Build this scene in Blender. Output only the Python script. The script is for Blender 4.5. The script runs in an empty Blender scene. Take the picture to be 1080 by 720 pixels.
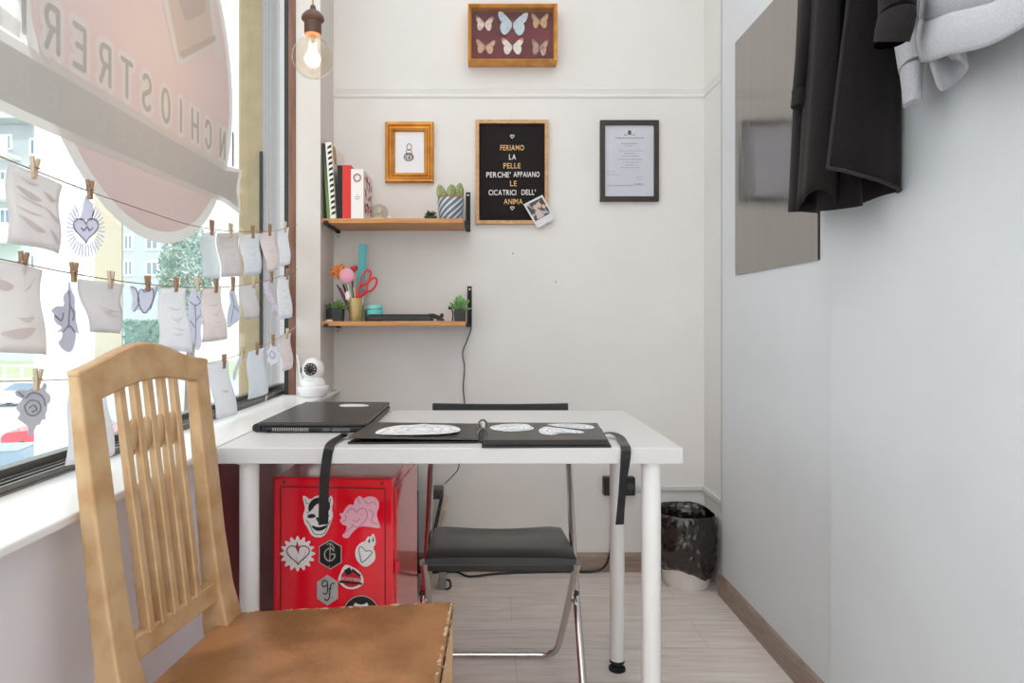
import bpy, bmesh, math, random
from mathutils import Vector, Matrix, noise
PI = math.pi
random.seed(7)
SC = bpy.context.scene
COL = SC.collection

# ------------------------------------------------------------------ camera constants (1080 x 720 frame)
F, VX, VY, H = 695.0, 510.0, 339.0, 1.005

def at_y(px, py, Y):            # point of the photo on the vertical plane at distance Y
    return Vector(((px - VX) / F * Y, Y, H - (py - VY) / F * Y))
def at_x(px, py, X):            # point of the photo on a side plane at X
    Y = X * F / (px - VX)
    return Vector((X, Y, H - (py - VY) / F * Y))
def at_z(px, py, Z):            # point of the photo on a horizontal plane at height Z
    Y = F * (H - Z) / (py - VY)
    return Vector(((px - VX) / F * Y, Y, Z))
def at_plane(px, py, p0, n):
    d = Vector(((px - VX) / F, 1.0, -(py - VY) / F))
    o = Vector((0, 0, H))
    t = (p0 - o).dot(n) / d.dot(n)
    return o + d * t

def lin(c):
    out = []
    for v in c[:3]:
        v /= 255.0
        out.append(v / 12.92 if v <= 0.04045 else ((v + 0.055) / 1.055) ** 2.4)
    return (*out, 1.0)

# ------------------------------------------------------------------ materials
def new_mat(name):
    m = bpy.data.materials.new(name); m.use_nodes = True
    nt = m.node_tree
    b = nt.nodes.get('Principled BSDF')
    return m, nt, b

def mat(name, rgb, rough=0.5, metal=0.0, vary=None, bump=None, coat=0.0, spec=0.5, alpha=None, emit=None, sheen=0.0):
    """vary=(scale, rgb2, lo, hi, stretch) mixes a second colour by noise; bump=(scale, strength, stretch)."""
    m, nt, b = new_mat(name)
    b.inputs['Base Color'].default_value = lin(rgb)
    b.inputs['Roughness'].default_value = rough
    b.inputs['Metallic'].default_value = metal
    b.inputs['Coat Weight'].default_value = coat
    b.inputs['Coat Roughness'].default_value = 0.05
    b.inputs['Specular IOR Level'].default_value = spec
    b.inputs['Sheen Weight'].default_value = sheen
    tc = nt.nodes.new('ShaderNodeTexCoord')
    def noise(scale, stretch, detail=6.0):
        mp = nt.nodes.new('ShaderNodeMapping'); mp.inputs['Scale'].default_value = stretch
        nt.links.new(tc.outputs['Object'], mp.inputs['Vector'])
        n = nt.nodes.new('ShaderNodeTexNoise'); n.inputs['Scale'].default_value = scale; n.inputs['Detail'].default_value = detail
        nt.links.new(mp.outputs['Vector'], n.inputs['Vector'])
        return n
    if vary:
        sc_, rgb2, lo, hi = vary[:4]; st = vary[4] if len(vary) > 4 else (1, 1, 1)
        n = noise(sc_, st)
        r = nt.nodes.new('ShaderNodeMapRange'); r.inputs[1].default_value = lo; r.inputs[2].default_value = hi
        nt.links.new(n.outputs['Fac'], r.inputs[0])
        mx = nt.nodes.new('ShaderNodeMix'); mx.data_type = 'RGBA'
        mx.inputs[6].default_value = lin(rgb); mx.inputs[7].default_value = lin(rgb2)
        nt.links.new(r.outputs[0], mx.inputs[0]); nt.links.new(mx.outputs[2], b.inputs['Base Color'])
    if bump:
        sc_, s_ = bump[:2]; st = bump[2] if len(bump) > 2 else (1, 1, 1)
        n = noise(sc_, st)
        bp = nt.nodes.new('ShaderNodeBump'); bp.inputs['Strength'].default_value = s_; bp.inputs['Distance'].default_value = 0.01
        nt.links.new(n.outputs['Fac'], bp.inputs['Height']); nt.links.new(bp.outputs['Normal'], b.inputs['Normal'])
    if emit:
        b.inputs['Emission Color'].default_value = lin(emit[0]); b.inputs['Emission Strength'].default_value = emit[1]
    return m

def thin_glass(name, tint=(250, 252, 252), ior=1.45, rough=0.0, extra=0.0):
    m, nt, b = new_mat(name); nt.nodes.remove(b)
    out = nt.nodes['Material Output']
    tr = nt.nodes.new('ShaderNodeBsdfTransparent'); tr.inputs[0].default_value = lin(tint)
    gl = nt.nodes.new('ShaderNodeBsdfGlossy'); gl.inputs['Roughness'].default_value = rough
    fr = nt.nodes.new('ShaderNodeFresnel'); fr.inputs[0].default_value = ior
    ge = nt.nodes.new('ShaderNodeNewGeometry'); io = nt.nodes.new('ShaderNodeMix'); io.data_type = 'FLOAT'
    io.inputs[2].default_value = ior; io.inputs[3].default_value = 1.0 / ior
    nt.links.new(ge.outputs['Backfacing'], io.inputs[0]); nt.links.new(io.outputs[0], fr.inputs[0])
    mx = nt.nodes.new('ShaderNodeMixShader')
    ad = nt.nodes.new('ShaderNodeMath'); ad.operation = 'ADD'; ad.inputs[1].default_value = extra
    nt.links.new(fr.outputs[0], ad.inputs[0]); nt.links.new(ad.outputs[0], mx.inputs[0])
    nt.links.new(tr.outputs[0], mx.inputs[1]); nt.links.new(gl.outputs[0], mx.inputs[2])
    nt.links.new(mx.outputs[0], out.inputs[0])
    return m

def sheet(name, rgb, trans=0.5, see=0.0, vary=None):
    """paper / vinyl: diffuse + translucent (+ a little see-through)"""
    m, nt, b = new_mat(name); nt.nodes.remove(b)
    out = nt.nodes['Material Output']
    d = nt.nodes.new('ShaderNodeBsdfDiffuse'); d.inputs[0].default_value = lin(rgb)
    t = nt.nodes.new('ShaderNodeBsdfTranslucent'); t.inputs[0].default_value = lin(rgb)
    if vary:
        tc = nt.nodes.new('ShaderNodeTexCoord')
        n = nt.nodes.new('ShaderNodeTexNoise'); n.inputs['Scale'].default_value = vary[0]; n.inputs['Detail'].default_value = 3
        nt.links.new(tc.outputs['Object'], n.inputs['Vector'])
        r = nt.nodes.new('ShaderNodeMapRange'); r.inputs[1].default_value = vary[2]; r.inputs[2].default_value = vary[3]
        nt.links.new(n.outputs['Fac'], r.inputs[0])
        mc = nt.nodes.new('ShaderNodeMix'); mc.data_type = 'RGBA'; mc.inputs[6].default_value = lin(rgb); mc.inputs[7].default_value = lin(vary[1])
        nt.links.new(r.outputs[0], mc.inputs[0])
        nt.links.new(mc.outputs[2], d.inputs[0]); nt.links.new(mc.outputs[2], t.inputs[0])
    mx = nt.nodes.new('ShaderNodeMixShader'); mx.inputs[0].default_value = trans
    nt.links.new(d.outputs[0], mx.inputs[1]); nt.links.new(t.outputs[0], mx.inputs[2])
    last = mx
    if see > 0:
        tp = nt.nodes.new('ShaderNodeBsdfTransparent'); m2 = nt.nodes.new('ShaderNodeMixShader'); m2.inputs[0].default_value = see
        nt.links.new(mx.outputs[0], m2.inputs[1]); nt.links.new(tp.outputs[0], m2.inputs[2]); last = m2
    nt.links.new(last.outputs[0], out.inputs[0])
    return m

# ------------------------------------------------------------------ mesh builder
ORIGIN = {}
class MB:
    def __init__(s): s.v, s.f = [], []
    def add(s, vs, fs):
        o = len(s.v); s.v += [Vector(p) for p in vs]; s.f += [[i + o for i in q] for q in fs]; return s
    def box(s, x0, x1, y0, y1, z0, z1, M=None):
        vs = [Vector((x, y, z)) for x in (x0, x1) for y in (y0, y1) for z in (z0, z1)]
        if M: vs = [M @ p for p in vs]
        return s.add(vs, [(0, 1, 3, 2), (4, 6, 7, 5), (0, 4, 5, 1), (2, 3, 7, 6), (0, 2, 6, 4), (1, 5, 7, 3)])
    def hexa(s, a, b):           # two matching rings joined and capped
        n = len(a)
        fs = [list(range(n))[::-1], [n + i for i in range(n)]]
        fs += [(i, (i + 1) % n, n + (i + 1) % n, n + i) for i in range(n)]
        return s.add(list(a) + list(b), fs)
    def prism(s, poly, vec):
        vec = Vector(vec); poly = [Vector(p) for p in poly]
        return s.hexa(poly, [p + vec for p in poly])
    def loft(s, rings, cap=True, closed=True):
        n = len(rings[0]); vs = [p for r in rings for p in r]; fs = []
        for k in range(len(rings) - 1):
            for i in range(n if closed else n - 1):
                j = (i + 1) % n
                fs.append((k * n + i, k * n + j, (k + 1) * n + j, (k + 1) * n + i))
        if cap:
            fs.append(list(range(n))[::-1]); fs.append([(len(rings) - 1) * n + i for i in range(n)])
        return s.add(vs, fs)
    def tube(s, path, r, n=10, closed=False):
        path = [Vector(p) for p in path]; m = len(path)
        rs = r if isinstance(r, (list, tuple)) else [r] * m
        rings = []; up = None
        for i, p in enumerate(path):
            if closed: d = path[(i + 1) % m] - path[i - 1]
            else: d = path[min(i + 1, m - 1)] - path[max(i - 1, 0)]
            d.normalize()
            if up is None:
                up = d.orthogonal().normalized()
            else:
                up = (up - d * up.dot(d))
                up = up.normalized() if up.length > 1e-6 else d.orthogonal().normalized()
            w = d.cross(up)
            rings.append([p + (up * math.cos(2 * PI * k / n) + w * math.sin(2 * PI * k / n)) * rs[i] for k in range(n)])
        if closed:
            rings.append(rings[0]); return s.loft(rings, cap=False)
        return s.loft(rings)
    def flat_ribbon(s, path, width, thick, side):
        """side: list (or one) of width directions"""
        path = [Vector(p) for p in path]; m = len(path); rings = []
        for i, p in enumerate(path):
            d = (path[min(i + 1, m - 1)] - path[max(i - 1, 0)]).normalized()
            w = Vector(side[i] if isinstance(side, list) else side).normalized()
            w = (w - d * w.dot(d)).normalized(); nn = d.cross(w)
            rings.append([p + w * width / 2 + nn * thick / 2, p - w * width / 2 + nn * thick / 2, p - w * width / 2 - nn * thick / 2, p + w * width / 2 - nn * thick / 2])
        return s.loft(rings)
    def lathe(s, prof, c, n=32, M=None, cap=True):
        c = Vector(c); rings = []
        for r, z in prof:
            ring = [Vector((r * math.cos(2 * PI * k / n), r * math.sin(2 * PI * k / n), z)) for k in range(n)]
            if M: ring = [M @ p for p in ring]
            rings.append([p + c for p in ring])
        return s.loft(rings, cap=cap)
    def ball(s, c, r, n=16, m=10, M=None):
        rr = Vector(r) if isinstance(r, (tuple, list, Vector)) else Vector((r, r, r)); c = Vector(c)
        vs, fs = [], []
        for i in range(1, m):
            th = PI * i / m
            for k in range(n):
                ph = 2 * PI * k / n
                p = Vector((rr.x * math.sin(th) * math.cos(ph), rr.y * math.sin(th) * math.sin(ph), rr.z * math.cos(th)))
                vs.append((M @ p if M else p) + c)
        t = Vector((0, 0, rr.z)); b = -t
        vs += [(M @ t if M else t) + c, (M @ b if M else b) + c]
        T, B = len(vs) - 2, len(vs) - 1
        for k in range(n):
            j = (k + 1) % n
            fs.append((T, k, j)); fs.append((B, (m - 2) * n + j, (m - 2) * n + k))
            for i in range(m - 2):
                fs.append((i * n + k, (i + 1) * n + k, (i + 1) * n + j, i * n + j))
        return s.add(vs, fs)
    def grid(s, fn, nu, nv):
        vs = [fn(i / nu, j / nv) for j in range(nv + 1) for i in range(nu + 1)]
        fs = [(j * (nu + 1) + i, j * (nu + 1) + i + 1, (j + 1) * (nu + 1) + i + 1, (j + 1) * (nu + 1) + i) for j in range(nv) for i in range(nu)]
        return s.add(vs, fs)
    def build(s, name, m, parent=None, smooth=False, bevel=0, solid=0, subd=0, angle=40, seg=2, kind=None, flip=True, offset=0.0):
        me = bpy.data.meshes.new(name)
        if parent is not None: off = ORIGIN[parent.name]
        else:
            xs = [p.x for p in s.v]; ys = [p.y for p in s.v]; zs = [p.z for p in s.v]
            off = Vector(((min(xs) + max(xs)) / 2, (min(ys) + max(ys)) / 2, min(zs)))
        me.from_pydata([tuple(p - off) for p in s.v], [], s.f)
        bm = bmesh.new(); bm.from_mesh(me)
        bmesh.ops.remove_doubles(bm, verts=bm.verts, dist=1e-6)
        bmesh.ops.recalc_face_normals(bm, faces=bm.faces)
        bm.to_mesh(me); bm.free()
        if smooth:
            me.polygons.foreach_set('use_smooth', [True] * len(me.polygons))
            if angle < 180 and not subd: me.set_sharp_from_angle(angle=math.radians(angle))
        me.update()
        o = bpy.data.objects.new(name, me); COL.objects.link(o)
        me.materials.append(m)
        if parent is not None: o.parent = parent; ORIGIN[o.name] = off
        else: o.location = off; ORIGIN[o.name] = off
        if solid:
            md = o.modifiers.new('thickness', 'SOLIDIFY'); md.thickness = solid; md.offset = offset
        if subd:
            md = o.modifiers.new('smooth', 'SUBSURF'); md.levels = subd; md.render_levels = subd
        if bevel:
            md = o.modifiers.new('bevel', 'BEVEL'); md.width = bevel; md.segments = seg; md.limit_method = 'ANGLE'
        if kind: o['kind'] = kind
        return o

def thing(name, label, cat, loc, group=None):
    o = bpy.data.objects.new(name, None); COL.objects.link(o)
    o.empty_display_size = 0.05
    o.location = loc; ORIGIN[o.name] = Vector(loc)
    return tag(o, label, cat, group)
def tag(o, label, cat, group=None):
    o['label'] = label; o['category'] = cat
    if group: o['group'] = group
    return o
def struct(name, mb, m, **k): return mb.build(name, m, kind='structure', **k)
def struct_root(name, loc):
    o = bpy.data.objects.new(name, None); COL.objects.link(o); o.location = loc; ORIGIN[o.name] = Vector(loc); o['kind'] = 'structure'; return o

def text2d(s, size=1.0, offset=0.0, align='CENTER', spacing=1.0):
    cu = bpy.data.curves.new('lettering', 'FONT'); cu.body = s; cu.size = size; cu.align_x = align; cu.align_y = 'CENTER'
    cu.offset = offset; cu.resolution_u = 3; cu.space_character = spacing
    ob = bpy.data.objects.new('lettering', cu); COL.objects.link(ob)
    dg = bpy.context.evaluated_depsgraph_get(); ev = ob.evaluated_get(dg); me = ev.to_mesh()
    vs = [v.co.copy() for v in me.vertices]; fs = [list(p.vertices) for p in me.polygons]
    ev.to_mesh_clear(); bpy.data.objects.remove(ob); bpy.data.curves.remove(cu)
    return vs, fs
def add_text(mb, s, centre, xdir, ydir, height, width=None, offset=0.0, spacing=1.0):
    """caps of the given height centred at a point; width, if given, is the whole word's width"""
    vs, fs = text2d(s, 1.0, offset, 'LEFT', spacing)
    x0, x1 = min(v.x for v in vs), max(v.x for v in vs); y0, y1 = min(v.y for v in vs), max(v.y for v in vs)
    ky = height / 0.70; kx = ky if width is None else width / (x1 - x0)
    xdir, ydir = Vector(xdir), Vector(ydir)
    cx, cy = (x0 + x1) / 2, (y0 + y1) / 2
    mb.add([Vector(centre) + xdir * (v.x - cx) * kx + ydir * (v.y - cy) * ky for v in vs], fs)
    return mb

def heart_pts(n=28):
    pts = []
    for i in range(n):
        t = 2 * PI * i / n
        x = 16 * math.sin(t) ** 3; y = 13 * math.cos(t) - 5 * math.cos(2 * t) - 2 * math.cos(3 * t) - math.cos(4 * t)
        pts.append((x / 16, y / 16))
    return pts
def smooth_poly(pts, it=2):
    for _ in range(it):
        q = []
        for i in range(len(pts)):
            a, b = pts[i], pts[(i + 1) % len(pts)]
            q.append(tuple(a[k] * .75 + b[k] * .25 for k in range(len(a)))); q.append(tuple(a[k] * .25 + b[k] * .75 for k in range(len(a))))
        pts = q
    return pts
def curve_pts(pts, n=8):        # Catmull-Rom through 3-D points
    pts = [Vector(p) for p in pts]; out = []
    for i in range(len(pts) - 1):
        p0 = pts[max(i - 1, 0)]; p1 = pts[i]; p2 = pts[i + 1]; p3 = pts[min(i + 2, len(pts) - 1)]
        for k in range(n):
            t = k / n
            out.append(0.5 * ((2 * p1) + (p2 - p0) * t + (2 * p0 - 5 * p1 + 4 * p2 - p3) * t * t + (3 * p1 - p0 - 3 * p2 + p3) * t ** 3))
    out.append(pts[-1]); return out

# ------------------------------------------------------------------ shared materials
M_wall = mat('white_wall_paint', (226, 224, 221), 0.75, bump=(60, 0.03), vary=(3, (222, 220, 217), .4, .6))
M_panel = mat('white_panel_paint', (215, 219, 222), 0.6, bump=(40, 0.03), vary=(4, (211, 215, 218), .45, .7))
M_white = mat('white_laminate', (212, 211, 211), 0.35)
M_sill = mat('white_sill_paint', (232, 231, 229), 0.3)
M_legw = mat('white_powder_coat', (236, 236, 235), 0.35)
M_black = mat('black_plastic', (20, 20, 21), 0.4)
M_blackm = mat('black_matte', (19, 18, 18), 0.65)
M_rubber = mat('black_rubber', (22, 22, 22), 0.8)
M_chrome = mat('chrome_steel', (205, 200, 196), 0.18, 1.0)
M_steel = mat('steel', (165, 160, 155), 0.3, 1.0)
M_cable = mat('black_cable_rubber', (24, 23, 23), 0.5)

# whitewashed plank floor
def floor_material():
    m, nt, b = new_mat('whitewashed_oak_planks')
    tc = nt.nodes.new('ShaderNodeTexCoord')
    br = nt.nodes.new('ShaderNodeTexBrick')
    br.inputs['Color1'].default_value = lin((226, 218, 212)); br.inputs['Color2'].default_value = lin((230, 222, 217)); br.inputs['Mortar'].default_value = lin((206, 196, 188))
    br.inputs['Scale'].default_value = 1.0; br.inputs['Mortar Size'].default_value = 0.0015
    br.inputs['Brick Width'].default_value = 1.2; br.inputs['Row Height'].default_value = 0.19
    nt.links.new(tc.outputs['Object'], br.inputs['Vector'])
    mp = nt.nodes.new('ShaderNodeMapping'); mp.inputs['Scale'].default_value = (1.6, 22, 1)
    nt.links.new(tc.outputs['Object'], mp.inputs['Vector'])
    n = nt.nodes.new('ShaderNodeTexNoise'); n.inputs['Scale'].default_value = 2.2; n.inputs['Detail'].default_value = 8; n.inputs['Distortion'].default_value = 1.3
    nt.links.new(mp.outputs['Vector'], n.inputs['Vector'])
    r = nt.nodes.new('ShaderNodeMapRange'); r.inputs[1].default_value = .38; r.inputs[2].default_value = .68
    nt.links.new(n.outputs['Fac'], r.inputs[0])
    mx = nt.nodes.new('ShaderNodeMix'); mx.data_type = 'RGBA'; mx.blend_type = 'MULTIPLY'
    mx.inputs[7].default_value = lin((234, 229, 225))
    nt.links.new(r.outputs[0], mx.inputs[0]); nt.links.new(br.outputs['Color'], mx.inputs[6])
    nt.links.new(mx.outputs[2], b.inputs['Base Color'])
    b.inputs['Roughness'].default_value = 0.38
    bp = nt.nodes.new('ShaderNodeBump'); bp.inputs['Strength'].default_value = .08; bp.inputs['Distance'].default_value = .01
    nt.links.new(n.outputs['Fac'], bp.inputs['Height']); nt.links.new(bp.outputs['Normal'], b.inputs['Normal'])
    return m
M_floor = floor_material()
M_base = mat('grey_brown_wood_skirting', (158, 139, 126), 0.5, vary=(6, (128, 110, 98), .4, .7, (2, 2, 30)), bump=(10, .1, (2, 2, 30)))

# ------------------------------------------------------------------ the room
XR, YB, CEIL, YN = 0.889, 2.656, 2.95, -2.4
XS, XG = -0.578, -0.80      # sill edge, glass
struct('floor', MB().box(-0.86, 1.05, YN - .1, YB + .1, -0.08, 0.0), M_floor)
struct('ceiling', MB().box(-0.95, 1.05, YN - .1, YB + .1, CEIL, CEIL + .1), M_wall)
struct('wall_back', MB().box(-0.772, 1.05, YB, YB + .12, 0, CEIL), M_wall)
struct('wall_right', MB().box(XR, XR + .12, YN, YB, 0, CEIL), M_wall)
struct('wall_near', MB().box(-0.95, 1.05, YN - .12, YN, 0, CEIL), M_wall)
lw = MB().box(-0.82, -0.606, YN, YB, 0, 0.72)
lw.box(-0.82, -0.74, YN, YB, 2.62, CEIL)
lw.box(-0.82, -0.74, YN, -0.8, 0.734, 2.62)
struct('wall_left', lw, mat('grey_white_lower_wall', (226, 223, 228), 0.6, bump=(30, .05)))
struct('wall_corner', MB().box(-0.695, -0.604, 2.44, YB, 0, CEIL), mat('cream_corner_paint', (212, 206, 200), .7))
# cladding boards on the right wall
struct('wall_right_board', MB().box(XR - .011, XR, 1.64, 2.425, 0.0, CEIL), M_panel, bevel=.002)
struct('wall_right_board', MB().box(XR - .026, XR, YN, 1.64, 0.0, CEIL), M_panel, bevel=.002)
# skirtings
def skirting(mb, a, b, inward):
    a, b, inward = Vector(a), Vector(b), Vector(inward)
    prof = [(0, 0), (.014, 0), (.014, .062), (.009, .072), (0, .075)]
    mb.hexa([a + inward * x + Vector((0, 0, z)) for x, z in prof], [b + inward * x + Vector((0, 0, z)) for x, z in prof]); return mb
struct('baseboard_back', skirting(MB(), (-.604, YB, 0), (XR, YB, 0), (0, -1, 0)), M_base)
struct('baseboard_right', skirting(skirting(MB(), (XR - .011, 2.43, 0), (XR - .011, 1.64, 0), (-1, 0, 0)), (XR - .026, 1.64, 0), (XR - .026, YN, 0), (-1, 0, 0)), M_base)
# picture-rail moulding on the back wall and its return along the right wall
def rail(mb, a, b, inward, z):
    a, b, inward = Vector(a), Vector(b), Vector(inward)
    prof = [(0, -.02), (.004, -.019), (.006, -.012), (.003, -.006), (.006, .008), (.008, .014), (.005, .019), (0, .022)]
    mb.hexa([a + inward * x + Vector((0, 0, z + q)) for x, q in prof], [b + inward * x + Vector((0, 0, z + q)) for x, q in prof]); return mb
struct('trim_1', rail(rail(MB(), (-.604, YB, 0), (XR, YB, 0), (0, -1, 0), 1.926), (XR, YB, 0), (XR, 2.425, 0), (-1, 0, 0), 1.926), M_wall, smooth=True, angle=30)
# cable duct low on the wall, turning onto the right wall
struct('trim_2', MB().box(.60, XR - .002, YB - .012, YB, .325, .345).box(XR - .012, XR, 2.43, YB, .325, .345), M_white, bevel=.003)
struct('trim_3', MB().box(XR - .012, XR - .001, 2.426, 2.437, .30, CEIL), mat('grey_joint_strip', (190, 191, 193), .6))
# sill board
struct('trim_4', MB().box(-.835, XS, YN, YB, .72, .734), M_sill, bevel=.003)
# dark red board under the sill, beside the desk
M_maroon = mat('dark_red_board', (112, 62, 66), .45)
struct('trim_5', MB().box(-.606, -.596, 1.50, 1.655, 0.0, .70), M_maroon)

# window: track, jamb, panes
w1 = struct_root('window_1', (XG, 1.0, .734))
M_track = mat('grey_aluminium_track', (118, 116, 112), .4, .7)
M_dark = mat('dark_window_gasket', (38, 35, 33), .5)
tr = MB()
tr.box(-.835, -.745, -.8, 2.64, .734, .738)
for x in (-.748, -.764, -.780): tr.box(x - .006, x, -.8, 2.64, .734, .748)
tr.box(-.82, -.795, -.8, 2.64, .734, .760)
tr.build('window_track', M_track, w1)
MB().box(-.763, -.755, -.8, 2.64, .738, .742).box(-.779, -.771, -.8, 2.64, .738, .742).build('track_groove', M_dark, w1)
MB().box(-.738, -.722, 2.44, 2.64, .734, 2.62).build('window_gasket', M_dark, w1)
MB().box(-.722, -.695, 2.435, 2.64, .734, 2.62).build('window_jamb', mat('brown_varnished_wood', (126, 82, 58), .4, vary=(5, (96, 60, 42), .4, .7, (12, 12, 1)), coat=.3), w1, bevel=.004)
MB().box(-.775, -.745, 2.636, 2.650, .734, 2.62).build('window_stile', M_dark, w1)
M_glass = thin_glass('clear_window_glass', (248, 251, 251), 1.45)
MB().box(XG - .003, XG + .003, -.8, 2.66, .752, 2.62).build('glass_pane', M_glass, w1)
# ------------------------------------------------------------------ outdoors
GZ = -4.2                     # the street lies well below the shop
M_asph = mat('pale_asphalt', (196, 199, 202), .8)
struct('street', MB().box(-150, -1.6, -40, 190, GZ - .1, GZ), M_asph)
struct('terrace', MB().box(-1.5, -.86, -8, 6, -.30, -.12), mat('pale_paving', (208, 207, 204), .8))
MB().box(-100, -20, 61, 86, GZ - .05, GZ + .004).build('lawn', mat('lawn_grass', (170, 196, 140), .9, vary=(.4, (196, 208, 172), .4, .7)), kind='stuff')
M_fac = mat('pale_grey_render', (200, 206, 209), .8)
M_fac2 = mat('beige_render', (202, 190, 172), .8)
M_fac3 = mat('white_render', (243, 244, 243), .8)
M_wglass = mat('blue_grey_window_glass', (132, 152, 168), .2)
M_wframe = mat('white_window_frame', (247, 247, 247), .5)
Yh = 90.0
def house(name, label, x0, x1, y0, y1, top, m, wins, balcony=None, eave=None):
    t = thing(name, label, 'building', ((x0 + x1) / 2, (y0 + y1) / 2, GZ))
    MB().box(x0, x1, y0, y1, GZ, top).build('facade', m, t)
    for (a, b, z0, z1) in wins:
        fr = MB().box(a - .3, b + .3, y0 - .20, y0, z0 - .3, z1 + .3).build('window', M_wframe, t)
        MB().box(a, (a + b) / 2 - .12, y0 - .24, y0 - .18, z0, z1).box((a + b) / 2 + .12, b, y0 - .24, y0 - .18, z0, z1).build('pane', M_wglass, fr)
    for bl in balcony or []:
        MB().box(bl[0] + .1, bl[1] - .1, y0 - 2.8, y0 - .05, bl[2] + .1, bl[2] + .5).box(bl[0], bl[1], y0 - 3.0, y0 - 2.8, bl[2], bl[2] + 2.6).build('balcony', M_fac3, t)
    if eave: MB().box(x0 - 1.5, x1 + 1.0, y0 - 3.3, y1, top, top + 1.2).build('roof', mat('grey_roof_edge', (190, 195, 198), .7), t)
    return t
def bx(px): return (px - VX) / F * Yh
def bz(py): return H - (py - VY) / F * Yh
house('apartment_building', 'pale grey apartment building with white balconies beyond the left end of the window', bx(-120), bx(44), Yh, Yh + 30, bz(132), M_fac,
      [(bx(2), bx(11), bz(156), bz(144)), (bx(34), bx(41), bz(162), bz(148)), (bx(2), bx(11), bz(196), bz(182)), (bx(34), bx(41), bz(200), bz(186)), (bx(2), bx(11), bz(236), bz(222)), (bx(34), bx(41), bz(282), bz(270)), (bx(2), bx(11), bz(330), bz(318))],
      [(bx(-60), bx(24), bz(170)), (bx(-60), bx(24), bz(214)), (bx(-60), bx(24), bz(258))], True)
house('block_of_flats', 'beige windowless block of flats right of the white street pillar', bx(98), bx(128.5), Yh, Yh + 30, bz(60), M_fac2, [])
house('terraced_house', 'pale blue grey house with four white framed windows beside the round tree', bx(129.5), bx(176), Yh, Yh + 30, bz(100), mat('pale_blue_grey_render', (190, 198, 202), .8),
      [(bx(133), bx(139), bz(262), bz(249)), (bx(156), bx(166), bz(262), bz(250)), (bx(133), bx(139), bz(289), bz(276)), (bx(156), bx(166), bz(289), bz(277))])
house('white_building', 'tall white building behind the round tree and the paper row', bx(177), bx(360), Yh, Yh + 30, bz(-200), M_fac3, [])
# white metal pillar standing at the edge of the terrace
xq = -3.0
pt = thing('street_pillar', 'white ribbed metal pillar standing outside the window left of the gold chair', 'pillar', (xq - .03, 4.8, GZ))
M_pil = mat('white_metal_pillar', (249, 249, 248), .5)
ya, yb = xq * F / (45 - VX), xq * F / (100 - VX)
MB().box(xq - .06, xq, ya, yb, GZ, 4.2).build('shaft', M_pil, pt, bevel=.004)
mb = MB()
for px in (78, 85.5): yy = xq * F / (px - VX); mb.box(xq, xq + .012, yy - .008, yy + .008, GZ, 4.2)
mb.build('rib', mat('pale_seam', (205, 207, 208), .5), pt)
# beige stone pilaster and grey metal post at the end of the shop front
ps = thing('stone_pilaster', 'sandy beige stone pilaster outside the far end of the window', 'pilaster', (-1.03, 2.96, -.12))
MB().box(-1.077, -.965, 2.9, 3.1, -.12, 3.6).build('shaft', mat('sandy_stone', (198, 178, 140), .8, vary=(14, (184, 164, 126), .35, .7), bump=(60, .2)), ps)
gp = thing('shutter_post', 'grey metal shutter post between beige pilaster and brown window jamb', 'post', (-.88, 2.78, -.12))
MB().box(-.930, -.80, 2.775, 2.86, -.12, 3.6).build('post', mat('grey_painted_metal', (194, 186, 184), .5), gp)
MB().box(-.942, -.930, 2.768, 2.86, -.12, 1.72).build('edge_strip', M_dark, gp)
# round tree
def tree():
    Y = 30.0; c = at_y(199, 292, Y); R = 36 / F * Y
    t = thing('round_tree', 'round sage green tree seen through the window behind the hanging papers', 'tree', (c.x, c.y, GZ))
    MB().tube([(c.x, c.y, GZ), (c.x + .1, c.y, 0), (c.x, c.y, c.z)], [.25, .18, .12], 10).build('trunk', mat('tree_bark', (120, 105, 90), .9), t, smooth=True)
    mb = MB(); rnd = random.Random(3)
    for i in range(5200):
        z = rnd.uniform(-1, 1); a = rnd.uniform(0, 2 * PI); q = math.sqrt(1 - z * z); rr = R * rnd.uniform(.6, 1.04)
        p = c + Vector((q * math.cos(a) * rr * .82, q * math.sin(a) * rr * .82, z * rr * 1.5))
        u = Vector((rnd.gauss(0, 1), rnd.gauss(0, 1), rnd.gauss(0, 1))).normalized(); w = u.orthogonal().normalized(); L = rnd.uniform(.06, .12)
        mb.add([p - u * L, p + w * L * .5, p + u * L, p - w * L * .5], [(0, 1, 2, 3)])
    mb.build('crown', mat('sage_leaves', (168, 190, 174), .7, vary=(2, (120, 150, 138), .4, .65)), t)
tree()
mb = MB(); rnd = random.Random(5)
hc = at_y(152, 352, 60.0)
for i in range(1500):
    p = Vector((hc.x + rnd.uniform(-1.6, 1.9), 60 + rnd.uniform(-.6, .6), rnd.uniform(GZ, 1.1)))
    u = Vector((rnd.gauss(0, 1), rnd.gauss(0, 1), rnd.gauss(0, 1))).normalized(); w = u.orthogonal().normalized()
    mb.add([p - u * .3, p + w * .17, p + u * .3, p - w * .17], [(0, 1, 2, 3)])
hd = thing('clipped_hedge', 'tall dark green hedge across the street below the winged heart cutout', 'hedge', (hc.x, 60.0, GZ))
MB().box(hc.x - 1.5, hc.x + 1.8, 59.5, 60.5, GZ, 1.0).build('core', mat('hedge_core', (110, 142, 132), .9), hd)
mb.build('foliage', mat('hedge_leaves', (134, 166, 150), .8), hd)
# street railing
rl = thing('street_railing', 'white metal street railing in front of the lawn', 'railing', (-41, 53, GZ))
mb = MB()
for z in (.5, 1.6): mb.box(-47, -35.2, 52.95, 53.05, GZ + z, GZ + z + .12)
mb.build('rail', M_wframe, rl)
for k in range(9): MB().box(-47 + k * 1.4, -46.88 + k * 1.4, 52.93, 53.07, GZ, GZ + 1.75).build('post', M_wframe, rl)
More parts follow.
